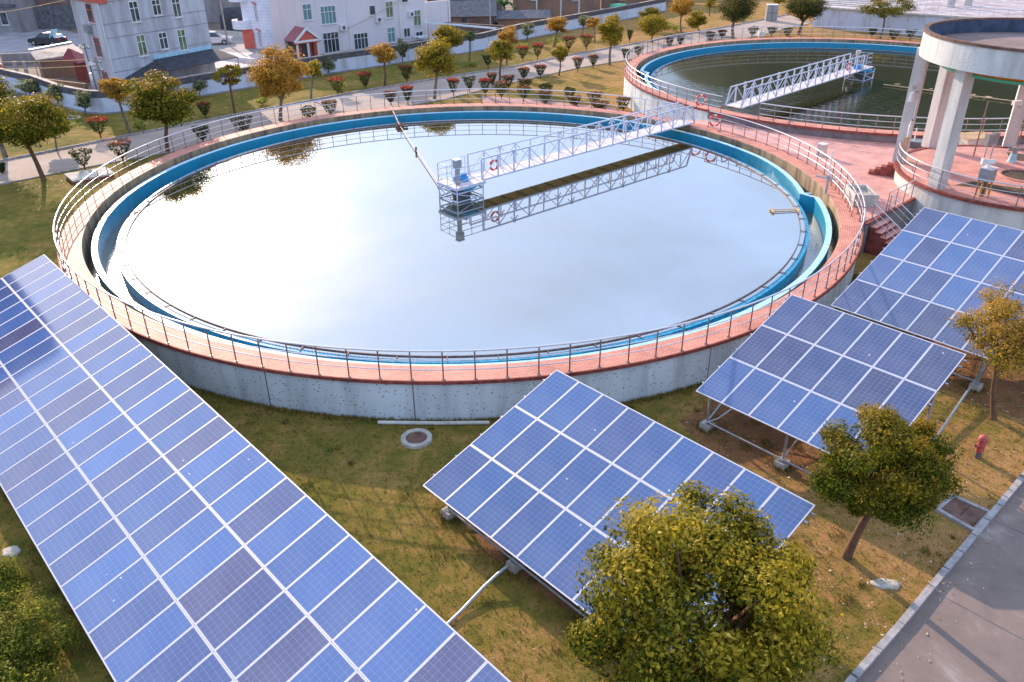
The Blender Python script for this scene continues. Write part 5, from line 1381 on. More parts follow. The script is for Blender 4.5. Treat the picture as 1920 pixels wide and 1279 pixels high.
for (row, kind), lst in cnt.items():
    for i, (x, y, h, r, _) in enumerate(lst):
        lb = f'{KIND[kind]} {row}' + (f', {ORD[i]} from the left' if len(lst) > 1 else '')
        t = thing('clipped_shrub', lb, 'shrub', (x, y, 0), 'clipped vase shaped shrubs')
        rng = np.random.default_rng(int(abs(x * 37 + y * 11)) + 9)
        n = 900
        z = rng.random(n) ** 0.75; a = rng.random(n) * 6.283
        tall = min(1.0, h / 1.1)
        prof = r * (0.22 + 0.78 * z ** (0.75 if tall >= 1 else 0.4))
        rr = prof * np.sqrt(rng.uniform(0.45, 1.05, n)); cap = rng.random(n) < 0.28
        rr[cap] = r * np.sqrt(rng.random(cap.sum())); z[cap] = rng.uniform(0.86, 1.0, cap.sum())
        z0 = h * (0.24 if tall >= 1 else 0.1)
        bum = 1 + rng.uniform(0.05, 0.2) * np.sin(rng.integers(2, 5) * a + x) + 0.06 * np.sin(7 * a + y); z = z * (1 + rng.uniform(0, 0.12) * np.sin(2 * a + y))
        P = np.stack([x + rr * bum * np.cos(a), y + rr * bum * np.sin(a), z0 + (h * 0.94 - z0) * z], 1)
        out = np.stack([np.cos(a), np.sin(a), np.full(n, 0.1)], 1)
        leaves('foliage', 'leaf_shrub', P, 0.13, t, np.where(z > 0.85, 0.5, 0.0) * (kind != 'dark'), seed=3, outward=out)
        if kind != 'dark':
            n2 = {'red': 330, 'red2': 110, 'tan': 150}[kind]
            a = rng.random(n2) * 6.283; rr = r * 1.02 * np.sqrt(rng.random(n2))
            P = np.stack([x + rr * np.cos(a), y + rr * np.sin(a), h * (0.90 + 0.13 * rng.random(n2))], 1)
            leaves('young_shoots', 'leaf_tan' if kind == 'tan' else 'leaf_red', P, 0.13, t, None, up=0.1, seed=4)
        m1 = MB()
        m1.tube([(x, y, -0.1), (x + 0.02, y, z0 + 0.1)], 0.05, 6)
        for j in range(4): m1.tube([(x, y, z0 * 0.6), (x + r * 0.45 * math.cos(j * 1.57 + x), y + r * 0.45 * math.sin(j * 1.57 + x), z0 + 0.4 * h)], 0.025, 5)
        m1.build('stem', 'bark', t)

# banana palm behind the long low roof
t = thing('banana_palm', 'bright green banana plant in front of the old brick houses at the top', 'palm', (-0.7, 121.0, 0))
P_ = []; rng = np.random.default_rng(3)
for k in range(11):
    a = k * 2.4; L_ = rng.uniform(1.6, 2.8)
    for i in range(90):
        f = rng.random(); w_ = 0.28 * math.sin(math.pi * min(f + 0.08, 1)) * rng.uniform(-1, 1)
        rr = L_ * f * 0.8; zz = 2.2 + 1.9 * f * (1.4 - 1.25 * f * (0.5 + 0.5 * (k % 3)))
        P_.append((-0.7 + rr * math.cos(a) - w_ * math.sin(a), 121.0 + rr * math.sin(a) + w_ * math.cos(a), zz))
leaves('fronds', 'leaf_palm', np.array(P_), 0.3, t, None, seed=2)
m1 = MB(); m1.tube([(-0.7, 121, -0.1), (-0.65, 121, 1.2), (-0.7, 121, 2.4)], [0.2, 0.16, 0.12], 8); m1.build('trunk', 'bark_grey', t)

# ------------------------------------------------------------------ grass blades and fallen leaves close to the camera
rng = np.random.default_rng(21)
def in_tank(x, y): return (x - TC[0]) ** 2 + (y - TC[1]) ** 2 < (TR + 0.02) ** 2
N = 120000
gx = rng.uniform(-19, 26, N); gy = rng.uniform(7.5, 33, N)
kx = (gx - 7.9) * 0.676 - (gy - 12.5) * 0.737
ok = (~in_tank(gx, gy)) & (kx < -0.02) & (np.abs(gx) < 0.75 * gy + 4)
ok &= np.sqrt((gx + 3.22) ** 2 + (gy - 22.09) ** 2) > 0.56
soilp = np.exp(-(((gx - 9.7) * 0.669 - (gy - 20.8) * 0.743) / 4.5) ** 2 - (((gx - 9.7) * 0.743 + (gy - 20.8) * 0.669) / 2.0) ** 2)
ok &= rng.random(N) > soilp * 0.9
ok &= ~((np.abs(gx - 13.2) < 1.0) & (np.abs(gy - 18.25) < 0.8))
gx, gy = gx[ok], gy[ok]; n = len(gx)
P = np.stack([gx, gy, rng.uniform(0.012, 0.05, n)], 1)
o = leaves('grass', 'blade', P, 0.13, None, None, up=0.2, seed=8, aspect=0.16)
tag(o, 'short patchy lawn grass around the solar arrays', 'grass'); struct(o, 'stuff')
# taller uncut blades along the wall foot, round the array feet and in scattered tufts
bx_, by_ = [], []
an = rng.uniform(R(-150), R(-25), 9000); rr = TR - 0.08 + np.abs(rng.normal(0, 0.16, 9000))
bx_.append(TC[0] + rr * np.cos(an)); by_.append(TC[1] + rr * np.sin(an))
for ob in bpy.data.objects:
    if ob.name.split('.')[0] == 'footing' and len(ob.data.vertices) == 8:
        c_ = sum((v.co for v in ob.data.vertices), Vector()) / 8
        k = 260; a_ = rng.random(k) * 6.283; r_ = 0.22 + np.abs(rng.normal(0, 0.16, k)); bx_.append(c_.x + r_ * np.cos(a_)); by_.append(c_.y + r_ * np.sin(a_))
k = 520; cx_ = rng.uniform(-18, 20, k); cy_ = rng.uniform(8, 30, k)
for i in range(k):
    m_ = rng.integers(14, 60); s_ = rng.uniform(0.05, 0.22); bx_.append(cx_[i] + rng.normal(0, s_, m_)); by_.append(cy_[i] + rng.normal(0, s_, m_))
bx_ = np.concatenate(bx_); by_ = np.concatenate(by_)
kx = (bx_ - 7.9) * 0.676 - (by_ - 12.5) * 0.737
ok = (~in_tank(bx_, by_ + 0.0)) & (kx < -0.04) & (np.sqrt((bx_ + 3.22) ** 2 + (by_ - 22.09) ** 2) > 0.56)
ok |= (np.hypot(bx_ - TC[0], by_ - TC[1]) > TR - 0.09) & (np.hypot(bx_ - TC[0], by_ - TC[1]) < TR + 0.3) & (by_ < 40)
bx_, by_ = bx_[ok], by_[ok]; n = len(bx_)
hh = rng.uniform(0.06, 0.17, n); ww = rng.uniform(0.008, 0.02, n); a_ = rng.random(n) * 6.283; le = rng.normal(0, 0.05, (n, 2))
V = np.zeros((n, 3, 3))
V[:, 0, 0] = bx_ - ww * np.cos(a_); V[:, 0, 1] = by_ - ww * np.sin(a_); V[:, 1, 0] = bx_ + ww * np.cos(a_); V[:, 1, 1] = by_ + ww * np.sin(a_)
V[:, 2, 0] = bx_ + le[:, 0]; V[:, 2, 1] = by_ + le[:, 1]; V[:, 2, 2] = hh
me = bpy.data.meshes.new('grass')
me.vertices.add(3 * n); me.vertices.foreach_set('co', V.reshape(-1).astype(np.float32))
me.loops.add(3 * n); me.loops.foreach_set('vertex_index', np.arange(3 * n, dtype=np.int32))
me.polygons.add(n); me.polygons.foreach_set('loop_start', np.arange(0, 3 * n, 3, dtype=np.int32)); me.polygons.foreach_set('loop_total', np.full(n, 3, dtype=np.int32))
me.materials.append(M['blade']); me.update(); me.validate()
o = link('grass', me); tag(o, 'longer uncut grass along the tank wall and round the array feet', 'grass'); struct(o, 'stuff')
N = 2600
fx = np.concatenate([rng.uniform(3, 22, N), rng.normal(-29, 3, 400)]); fy = np.concatenate([rng.uniform(9, 27, N), rng.normal(50.4, 1.1, 400)])
kx = (fx - 7.9) * 0.676 - (fy - 12.5) * 0.737
ok = (~in_tank(fx, fy)) & (kx < 0.9) & (np.abs(fx) < 0.75 * fy + 2)
fx, fy, kx = fx[ok], fy[ok], kx[ok]
zz = np.where((kx > -0.05) & (kx < 0.19), 0.145, 0.045)
o = leaves('fallen_leaves', 'fallen', np.stack([fx, fy, zz], 1), 0.085, None, None, up=3.0, seed=9, aspect=0.6)
tag(o, 'dry fallen leaves scattered over the lawn and road edge', 'leaves'); struct(o, 'stuff')

# ================================================================== BUILDINGS BEYOND THE WALL
def window(par, A, u, s0, s1, z0, z1, glass='glass', nv=2, trans=True, frame='white', hood=None, depth=0.05):
    """window on the vertical face through A along u (outward normal to the right of u)"""
    u = Vector((u[0], u[1])).normalized(); n = Vector((u.y, -u.x)); A = Vector((A[0], A[1]))
    P = lambda s, z, o: (A.x + u.x * s + n.x * o, A.y + u.y * s + n.y * o, z)
    w = 0.06; m1 = MB(); d = depth
    nn = (n.x, n.y, 0)
    m1.bar(P(s0, z0 - w / 2, d / 2), P(s1, z0 - w / 2, d / 2), d, w); m1.bar(P(s0, z1 + w / 2, d / 2), P(s1, z1 + w / 2, d / 2), d, w)
    for k in range(nv + 1):
        s = s0 + (s1 - s0) * k / nv; m1.bar(P(s, z0, d / 2), P(s, z1, d / 2), w if k in (0, nv) else 0.045, d - 0.004, up=nn) if False else m1.bar(P(s, z0, d / 2 - 0.002), P(s, z1, d / 2 - 0.002), w, d - 0.006, up=nn)
    if trans:
        zt = z1 - (z1 - z0) * 0.32; m1.bar(P(s0, zt, d / 2 - 0.004), P(s1, zt, d / 2 - 0.004), d - 0.01, w)
    f = m1.build('window', frame, par)
    m1 = MB(); m1.add([P(s0, z0, 0.012), P(s1, z0, 0.012), P(s1, z1, 0.012), P(s0, z1, 0.012)], [(0, 1, 2, 3)], [[(s0, z0), (s1, z0), (s1, z1), (s0, z1)]])
    m1.build('pane', glass, f)
    m1 = MB(); m1.bar(P(s0 - 0.1, z0 - 0.11, 0.06), P(s1 + 0.1, z0 - 0.11, 0.06), 0.12, 0.07); m1.build('sill', 'white_plate', f)
    return f
def wall_box(par, name, m, poly, z0, z1):
    area = sum(poly[i - 1][0] * poly[i][1] - poly[i][0] * poly[i - 1][1] for i in range(len(poly)))
    if area < 0: poly = poly[::-1]
    m1 = MB(); m1.prism(poly, z0, z1); return m1.build(name, m, par)

# three storey white house at the left
A1 = Vector((-35.09, 74.52)); u1 = Vector((0.513, 0.859)).normalized(); l1 = Vector((-0.74, 0.672)).normalized()
t = thing('white_house', 'three storey house with stained white walls and a dark net roof at its foot', 'house', (-35.1, 74.5, 0))
B_ = A1 + u1 * 11.15; L_ = A1 + l1 * 5.75
wall_box(t, 'wall', 'wall_white', [A1, B_, B_ + l1 * 9, L_ + u1 * 3 + l1 * 3, L_], 0, 9.7)
n1 = Vector((u1.y, -u1.x))
m1 = MB()
for z in (0.55, 2.3, 3.4, 5.15, 6.3, 8.05): m1.bar((*(A1 + n1 * 0.012), z), (*(B_ + n1 * 0.012), z), 0.024, 0.05)
m1.build('floor_band', 'wall_grey', t)
wall_box(t, 'roof', 'redtrim', [A1 - u1 * 0.1 + n1 * 0.25, A1 - u1 * 0.1 + l1 * 6.2, A1 + u1 * 3 + l1 * 6.2, A1 + u1 * 0.8 + n1 * 0.25], 8.0, 8.35)
for s, zz, z2 in ((2.93, 6.2, 7.8), (5.3, 6.5, 7.72), (7.45, 6.1, 7.8)): window(t, A1, u1, s, s + 0.85, zz, z2, 'glass', 2)
for s, zz, z2, g in ((2.93, 3.3, 5.0, 'glass_green'), (5.3, 3.55, 4.9, 'glass'), (7.4, 3.15, 4.9, 'glass_green')): window(t, A1, u1, s, s + 0.85, zz, z2, g, 2)
for zz, z2 in ((6.4, 7.8), (3.5, 5.0), (0.9, 2.1)):
    window(t, A1 + l1 * 5.75, -l1, 5.75 - 2.6, 5.75 - 1.55, zz, z2, 'glass', 1, frame='redtrim')
m1 = MB(); m1.tube([(*(A1 + n1 * 0.07 + l1 * 0.15), 0), (*(A1 + n1 * 0.07 + l1 * 0.15), 8)], 0.06, 8); m1.build('downpipe', 'white', t)
ac = thing('air_conditioner', 'grey air conditioner unit on the sunny side wall of the white house', 'air conditioner', (*(A1 + l1 * 3), 5.6))
nl = Vector((-l1.y, l1.x)); nl = -nl if nl.dot(Vector((-1, -1))) < 0 else nl
c = A1 + l1 * 2.95 + nl * 0.22
m1 = MB(); m1.box((c.x, c.y, 5.75), (0.8, 0.36, 0.6), math.atan2(l1.y, l1.x)); m1.build('case', 'grey', ac)
m1 = MB(); m1.bar((*(c - l1 * 0.25), 5.40), (*(c + l1 * 0.25), 5.40), 0.3, 0.05); m1.build('bracket', 'galv', ac)
# shade net lean-to
def roof_sheet(name, label, cat, poly, zs, th, m, posts=None, pm='galv'):
    tt = thing(name, label, cat, (poly[0][0], poly[0][1], 0)); m1 = MB()
    n = len(poly); vs = [(p[0], p[1], z) for p, z in zip(poly, zs)] + [(p[0], p[1], z - th) for p, z in zip(poly, zs)]
    m1.add(vs, [tuple(range(n)), tuple(reversed(range(n, 2 * n)))] + [(i, n + i, n + (i + 1) % n, (i + 1) % n) for i in range(n)])
    m1.build('roof_sheet', m, tt)
    for p, z in (posts or []):
        m1 = MB(); m1.tube([(p[0], p[1], 0), (p[0], p[1], z)], 0.05, 6); m1.build('post', pm, tt)
    return tt
aw = [A1 + u1 * 4.2 + n1 * 0.03, A1 + u1 * 11.4 + n1 * 0.03, A1 + u1 * 11.6 + n1 * 3.0, A1 + u1 * 3.6 + n1 * 2.6]
roof_sheet('lean_to', 'sagging black shade net roof leaning on the white house', 'lean-to', [tuple(p) for p in aw], [2.75, 2.75, 2.15, 2.1], 0.06, 'tarp', [(aw[2] - n1 * 0.1, 2.1), (aw[3] - n1 * 0.1, 2.05), (aw[2] - u1 * 4 - n1 * 0.15, 2.08)])
roof_sheet('lean_to', 'low black net hanging at the corner of the white house', 'lean-to', [tuple(A1 + u1 * 0.9 + n1 * 0.03), tuple(A1 + u1 * 4.1 + n1 * 0.03), tuple(A1 + u1 * 3.5 + n1 * 2.0), tuple(A1 + u1 * 0.9 + n1 * 1.6)], [1.7, 2.6, 2.0, 1.4], 0.05, 'tarp', [(A1 + u1 * 1 + n1 * 1.5, 1.35)])
m1 = MB(); m1.bar((*(A1 + u1 * 4.3 + n1 * 0.05), 2.95), (*(A1 + u1 * 11.1 + n1 * 0.05), 2.95), 0.06, 0.35); tag(m1.build('blue_sheet', 'bluetop'), 'strip of pale blue sheeting along the wall above the black net', 'sheet')

# utility poles and wires in front of the white house
def pole(label, x, y, h, r=0.11, lean=0.0, arms=2):
    t = thing('utility_pole', label, 'pole', (x, y, 0))
    m1 = MB(); m1.tube([(x, y, -0.2), (x + lean, y, h)], [r, r * 0.7], 10); m1.build('pole', 'wall_grey' if r > 0.1 else 'dgrey', t)
    for k in range(arms):
        z = h - 0.4 - 0.7 * k; m1 = MB(); m1.bar((x - 0.55 + lean, y + 0.25, z), (x + 0.55 + lean, y - 0.25, z), 0.07); m1.build('crossarm', 'dgrey', t)
        for e in (-0.45, 0.0, 0.45):
            m1 = MB(); m1.cyl((x + e + lean, y - e * 0.45), 0.05, z + 0.03, z + 0.2, 8); m1.build('insulator', 'white', t)
    return t
pole('grey concrete utility pole in front of the white house corner', -35.6, 73.0, 3.9, 0.13, -0.1)
pole('thin dark pole beside the concrete utility pole', -36.4, 73.4, 5.0, 0.07, -0.2, 1)
t = thing('meter_boxes', 'small white electric boxes fixed on the utility poles', 'box', (-36.2, 73.2, 3))
m1 = MB(); m1.box((-36.15, 73.2, 3.35), (0.55, 0.3, 0.3), 0.3); m1.build('box', 'white', t)
m1 = MB(); m1.box((-36.5, 73.1, 2.3), (0.18, 0.18, 0.5), 0.3); m1.build('box', 'white', t)
def wire(label, a, b, sag):
    a, b = Vector(a), Vector(b); m1 = MB()
    m1.tube([a.lerp(b, k / 12) - Vector((0, 0, sag * 4 * (k / 12) * (1 - k / 12))) for k in range(13)], 0.03, 5)
    tag(m1.build('wire', 'wood'), label, 'wire')
wire('upper pale wire strung left from the utility pole', (-35.8, 73.1, 3.7), (-60, 70.5, 5.0), 0.5)
wire('lower pale wire strung left from the utility pole', (-35.8, 73.1, 3.2), (-60, 69.8, 4.6), 0.6)
wire('pale wire crossing the lane at the top left', (-36.3, 74.2, 8.6), (-66, 92.0, 4.5), 0.5)

# long cream house
A3 = Vector((-22.9, 95.7)); u3 = Vector((0.737, 0.676)).normalized(); n3 = Vector((u3.y, -u3.x))
t = thing('cream_house', 'large cream walled house with many windows behind the boundary wall', 'house', (-22.9, 95.7, 0))
P3_ = [A3, A3 + u3 * 17, A3 + u3 * 17 - n3 * 10, A3 - n3 * 10]
wall_box(t, 'wall', 'wall_cream', P3_, -0.2, 10)
for (s0, s1, z0, z1, g, nv) in ((-0.0 + 0.2, 1.25, 3.85, 5.4, 'glass_teal', 2), (2.4, 4.3, 3.2, 5.0, 'glass_teal', 4), (2.35, 4.35, 0.1, 2.2, 'glass', 4), (6.4, 8.3, 0.05, 1.7, 'glass', 4),
                                (8.9, 9.7, 3.6, 4.55, 'glass', 1), (11.2, 12.2, 3.1, 4.8, 'glass_green', 2), (11.2, 12.25, 0.3, 1.9, 'glass_teal', 2), (15.2, 16.25, 1.8, 3.5, 'glass_green', 2), (13.6, 14.5, 4.6, 5.6, 'glass', 1), (13.6, 14.5, 0.65, 1.6, 'glass', 2), (15.4, 16.4, 0.25, 1.0, 'glass', 2)):
    window(t, A3, u3, s0, s1, z0, z1, g, nv, z1 - z0 > 1.2, frame='white_plate')
for s in (5.85, 13.1):
    m1 = MB(); m1.tube([(*(A3 + u3 * s + n3 * 0.07), 0), (*(A3 + u3 * s + n3 * 0.07), 9)], 0.06, 8); m1.build('downpipe', 'white', t)
m1 = MB(); m1.bar((*(A3 + u3 * 16.2 + n3 * 1.1), 0.62), (*(A3 + u3 * 14.6 + n3 * 1.1), 0.62), 1.4, 0.06); o = m1.build('canopy', 'lean'); tag(o, 'pale blue sheet roof at the foot of the cream house', 'canopy')
for s_, z_, lb in ((9.95, 3.0, 'air conditioner under the small upper window of the cream house'), (14.75, 3.2, 'air conditioner near the right end of the cream house'), (5.0, 2.6, 'air conditioner left of the downpipe on the cream house')):
    c = A3 + u3 * s_ + n3 * 0.2; ac = thing('air_conditioner', lb, 'air conditioner', (c.x, c.y, z_))
    m1 = MB(); m1.box((c.x, c.y, z_), (0.8, 0.34, 0.58), math.atan2(u3.y, u3.x)); m1.build('case', 'white_plate', ac)
    m1 = MB(); m1.tube([(*(c + n3 * 0.172), z_), (*(c + n3 * 0.185), z_)], 0.22, 14); m1.build('fan_grille', 'dgrey', ac)
wire('thin dark cable strung across the front of the cream house', (*(A3 + u3 * 3 + n3 * 0.3), 1.9), (*(A3 + u3 * 14 + n3 * 0.3), 5.2), 0.25)
# porch
c0 = A3 - u3 * 0.5 + n3 * 1.2
t = thing('porch', 'small porch with dark red glazed gable roof and orange doors on the cream house', 'porch', (c0.x, c0.y, 0))
Q = lambda s, o, z: (*(A3 + u3 * s + n3 * o), z)
m1 = MB()
for o_ in (0.05, 2.3):
    pass
m1.add([Q(-2.6, 2.4, 2.05), Q(-1.0, 2.4, 3.35), Q(-1.0, 0.0, 3.35), Q(-2.6, 0.0, 2.05)], [(0, 1, 2, 3)]); m1.add([Q(-1.0, 2.4, 3.35), Q(0.7, 2.4, 2.05), Q(0.7, 0.0, 2.05), Q(-1.0, 0.0, 3.35)], [(0, 1, 2, 3)])
m1.add([Q(-2.6, 2.4, 1.97), Q(-1.0, 2.4, 3.27), Q(-1.0, 0.0, 3.27), Q(-2.6, 0.0, 1.97)], [(3, 2, 1, 0)]); m1.add([Q(-1.0, 2.4, 3.27), Q(0.7, 2.4, 1.97), Q(0.7, 0.0, 1.97), Q(-1.0, 0.0, 3.27)], [(3, 2, 1, 0)])
m1.build('roof', 'redroof', t)
m1 = MB(); m1.bar(Q(-2.6, 2.42, 2.0), Q(-1.0, 2.42, 3.3), 0.08, 0.24); m1.bar(Q(-1.0, 2.42, 3.3), Q(0.7, 2.42, 2.0), 0.08, 0.24); m1.bar(Q(-2.5, 2.38, 2.02), Q(0.6, 2.38, 2.02), 0.07, 0.22); m1.build('gable_trim', 'white', t)
m1 = MB(); m1.add([Q(-2.3, 2.3, 2.1), Q(0.4, 2.3, 2.1), Q(-1.0, 2.3, 3.15)], [(0, 1, 2)]); m1.bar(Q(-2.6, 2.2, 1.86), Q(0.7, 2.2, 1.86), 0.3, 0.1); m1.build('gable', 'redtrim', t)
for s in (-2.2, -0.9, 0.35):
    m1 = MB(); m1.tube([Q(s, 2.15, 0), Q(s, 2.15, 1.85)], 0.13, 10); m1.build('column', 'white_plate', t)
for s in (-1.5, -0.3, 0.5):
    m1 = MB(); m1.add([Q(s, 0.9, 0), Q(s + 0.45, 0.9, 0), Q(s + 0.45, 0.9, 1.8), Q(s, 0.9, 1.8)], [(0, 1, 2, 3)]); m1.bar(Q(s + 0.2, 0.86, 0.0), Q(s + 0.2, 0.86, 1.8), 0.42, 0.06, up=(n3.x, n3.y, 0)); m1.build('door_leaf', 'orange', t)
m1 = MB(); m1.prism([Q(-2.5, 0.05, 0)[:2], Q(-2.5, 0.75, 0)[:2], Q(0.68, 0.75, 0)[:2], Q(0.68, 0.05, 0)[:2]], 0, 1.9); m1.build('inner_wall', 'dgrey', t)

# house with the round tiled stair bay
t = thing('round_bay_house', 'white tiled house with a rounded corner bay, arched windows and balconies', 'house', (-28.3, 101.5, 0))
bc = (-28.4, 103.3)
m1 = MB(); m1.lathe(bc, [(2.3, 0), (2.3, 10)], n=40, smooth=True); m1.build('round_bay', 'tile_white', t)
wall_box(t, 'wall', 'tile_white', [(-31.3, 101.6), (-28.4, 101.1), (-27.0, 112), (-30.2, 112)], 0, 10.0)
wall_box(t, 'side_wall', 'wall_grey', [(-26.35, 103.4), (-24.0, 99.4), (-19.0, 108), (-22, 112)], 0, 9.8)
def arch_win(a, z0, z1):
    d = Vector((math.cos(R(a)), math.sin(R(a)))); uu = Vector((-d.y, d.x)); p = Vector(bc) + d * 2.28
    f = window(t, p - uu * 0.45 + d * 0.05, uu, 0, 0.9, z0, z1, 'glass', 2, True, frame='white_plate', depth=0.09)
    m1 = MB(); m1.tube([(*(p + d * 0.12 + uu * (-0.65 * math.cos(k * math.pi / 8))), z1 + 0.12 + 0.28 * math.sin(k * math.pi / 8)) for k in range(9)], 0.09, 6); m1.build('arch', 'redtrim', f)
arch_win(-128, 3.2, 4.7); arch_win(-128, 0.7, 1.8); arch_win(-128, 6.2, 7.6)
for z in (2.2, 5.2):
    m1 = MB(); m1.lathe((-31.4, 102.2), [(0.2, z), (1.35, z), (1.35, z + 0.95), (1.22, z + 0.95), (1.22, z + 0.08), (0.2, z + 0.08)], a0=140, a1=330, n=24); m1.build('balcony', 'tile_white', t)
wall_box(t, 'entrance_wall', 'redtrim', [(-31.5, 101.6), (-30.2, 101.35), (-30.2, 101.3), (-31.55, 101.5)], 0, 2.15)
# kerb wall of the courtyard
m1 = MB(); m1.bar((-36.2, 97.0, 0.25), (-27.6, 91.6, 0.25), 0.35, 0.5); tag(m1.build('low_wall', 'white_plate'), 'low pale wall along the courtyard between the white houses', 'wall')
t = thing('lane_post', 'slim dark post standing by the courtyard wall', 'post', (-34.2, 96.0, 0))
m1 = MB(); m1.tube([(-34.2, 96.0, 0), (-34.2, 96.0, 2.3)], 0.05, 6); m1.build('post', 'dgrey', t)
pole('concrete pole with struts beside the rounded bay house', -34.3, 104.0, 6.0, 0.12, -0.1, 1)

# cars
def car(label, c, yaw, paint, cargo=False):
    t = thing('parked_car', label, 'car', (c[0], c[1], 0))
    ca, sa = math.cos(yaw), math.sin(yaw)
    T = lambda x, y, z: (c[0] + x * ca - y * sa, c[1] + x * sa + y * ca, z)
    # side profile: lower body then cabin, lofted across the width
    def loft(prof, w0, w1, name, m):
        m1 = MB(); n = len(prof)
        zs = [p[1] for p in prof]; lo, hi = min(zs), max(zs)
        L_ = [T(x, -(w0 + (w1 - w0) * (z - lo) / (hi - lo + 1e-6)), z) for x, z in prof]; R_ = [T(x, (w0 + (w1 - w0) * (z - lo) / (hi - lo + 1e-6)), z) for x, z in prof]
        m1.add(L_ + R_, [tuple(range(n)), tuple(reversed(range(n, 2 * n)))] + [(i, n + i, n + (i + 1) % n, (i + 1) % n) for i in range(n)])
        return m1.build(name, m, t)
    loft([(-2.15, 0.3), (2.1, 0.3), (2.18, 0.55), (2.05, 0.78), (1.1, 0.92), (-1.55, 0.95), (-2.12, 0.9), (-2.2, 0.6)], 0.84, 0.80, 'body', paint)
    loft([(1.05, 0.93), (0.35, 1.42), (-0.9, 1.45), (-1.6, 0.96)], 0.76, 0.58, 'cabin', 'glass')
    loft([(0.42, 1.40), (0.30, 1.47), (-0.85, 1.50), (-0.98, 1.43)], 0.60, 0.56, 'roof', paint)
    for x in (-1.35, 1.35):
        for y in (-0.80, 0.80):
            m1 = MB(); m1.tube([T(x, y - 0.09, 0.32), T(x, y + 0.09, 0.32)], 0.32, 16); w = m1.build('wheel', 'rubber', t)
            m1 = MB(); m1.tube([T(x, y - 0.10, 0.32), T(x, y + 0.10, 0.32)], 0.19, 12); m1.build('rim', 'galv', w)
    for y in (-0.6, 0.6):
        m1 = MB(); m1.box(T(-2.19, y, 0.75), (0.06, 0.34, 0.2), yaw); m1.build('tail_light', 'redlight', t)
        m1 = MB(); m1.box(T(2.12, y, 0.68), (0.08, 0.34, 0.15), yaw); m1.build('headlight', 'white', t)
    if cargo:
        m1 = MB()
        m1.box(T(-1.55, 0.05, 1.12), (1.0, 1.2, 0.35), yaw, top=0.75); o = m1.build('cargo_sack', 'white'); tag(o, 'white sacks piled on the back of the dark car', 'sack')
        m1 = MB(); m1.bar(T(-1.2, 0.5, 1.0), T(-1.75, 0.5, 1.9), 1.1, 0.06, up=(ca, sa, 0)); m1.build('raised_lid', 'bluetop', t)
car('dark car with white sacks on its back parked in the lane at the top left', (-57.0, 105.6), R(168), 'black_car', True)
car('silver car parked in the lane between the white houses', (-36.3, 105.0), R(8), 'silver_car')

# houses and sheds in the top left corner
t = thing('cream_cottage', 'old cream two storey house at the top left corner', 'house', (-70, 122, 0))
wall_box(t, 'wall', 'wall_grey', [(-82, 118), (-66.0, 116.4), (-63, 127), (-80, 128)], 0, 7.5)
m1 = MB(); m1.bar((-82, 117.9, 3.4), (-65.9, 116.25, 3.4), 0.5, 0.35); m1.build('floor_band', 'slate', t)
for s in (1.2, 4.2, 7.6, 10.8, 13.6): window(t, (-82, 118), (16, -1.6), s, s + 1.0, 1.0, 2.6, 'glass', 1, False, 'wall_cream'); window(t, (-82, 118), (16, -1.6), s, s + 1.0, 4.3, 6.0, 'glass', 1, False, 'wall_cream')
t = thing('brick_house', 'dark brick house with a lower roof between the cream cottage and white house', 'house', (-58, 122, 0))
wall_box(t, 'wall', 'brick', [(-65.3, 119.8), (-52, 120.5), (-50, 131), (-63, 131)], 0, 6.2)
wall_box(t, 'annex', 'slate', [(-65.6, 119.2), (-56.6, 119.6), (-56.8, 119.9), (-65.5, 119.7)], 0.0, 3.0)
for s, z in ((2.0, 4.2), (7.2, 3.6), (10.2, 4.1)): window(t, (-65.3, 119.8), (13.3, 0.7), s, s + 1.1, z, z + 1.2, 'glass', 2, False, 'wall_grey')
roof_sheet('house_roof', 'flat dark roof edge above the brick house', 'roof', [(-66, 119.2), (-51.5, 120.0), (-49.5, 131.5), (-63.5, 131.5)], [6.5, 6.5, 6.5, 6.5], 0.25, 'slate')
t = thing('grey_back_house', 'pale grey house far behind the lane, left of the rounded bay', 'house', (-44, 128, 0))
wall_box(t, 'wall', 'wall_grey', [(-50, 126), (-39.5, 124.5), (-38, 134), (-49, 135)], 0, 8.5)
window(t, (-50, 126), (10.5, -1.5), 7.4, 8.6, 3.3, 5.0, 'glass', 1, False, 'wall_cream')
stone('dark heap of straw beside the lane behind the silver car', (-36.0, 118.5), 3.2, 2.4, 2.6, 8, 'tarp')
m1 = MB(); m1.bar((-42.5, 113.5, 0.3), (-33.5, 110.2, 0.3), 0.3, 0.6); tag(m1.build('low_wall', 'concrete'), 'low pale wall beside the lane behind the silver car', 'wall')
roof_sheet('shed', 'shed with a grey cement sheet roof in the yard at left', 'shed', [(-48.7, 86.2), (-46.9, 83.8), (-42.5, 85.0), (-45.7, 89.2)], [2.35, 1.9, 2.3, 2.65], 0.12, 'tin', [((-46.8, 84.1), 1.8), ((-42.8, 85.1), 2.2), ((-48.4, 86.1), 2.2), ((-45.7, 88.9), 2.5)])
t = thing('yard_wall', 'brown earthen wall below the grey shed roof in the yard', 'wall', (-45, 85, 0))
wall_box(t, 'wall', 'adobe', [(-48.0, 85.9), (-46.7, 84.4), (-42.9, 85.4), (-42.9, 85.65), (-46.6, 84.65), (-47.8, 86.1)], 0, 1.75)
m1 = MB(); m1.bar((-48.8, 86.35, 2.45), (-45.75, 89.25, 2.75), 0.35, 0.06); tag(m1.build('ridge_sheet', 'white_plate'), 'bright pale sheet along the ridge of the grey shed', 'sheet')
m1 = MB(); m1.bar((-55.5, 92.5, 0.55), (-46.5, 94.5, 0.55), 0.3, 1.1); tag(m1.build('yard_wall', 'wall_grey'), 'grey wall between the yard and the lane with the dark car', 'wall')
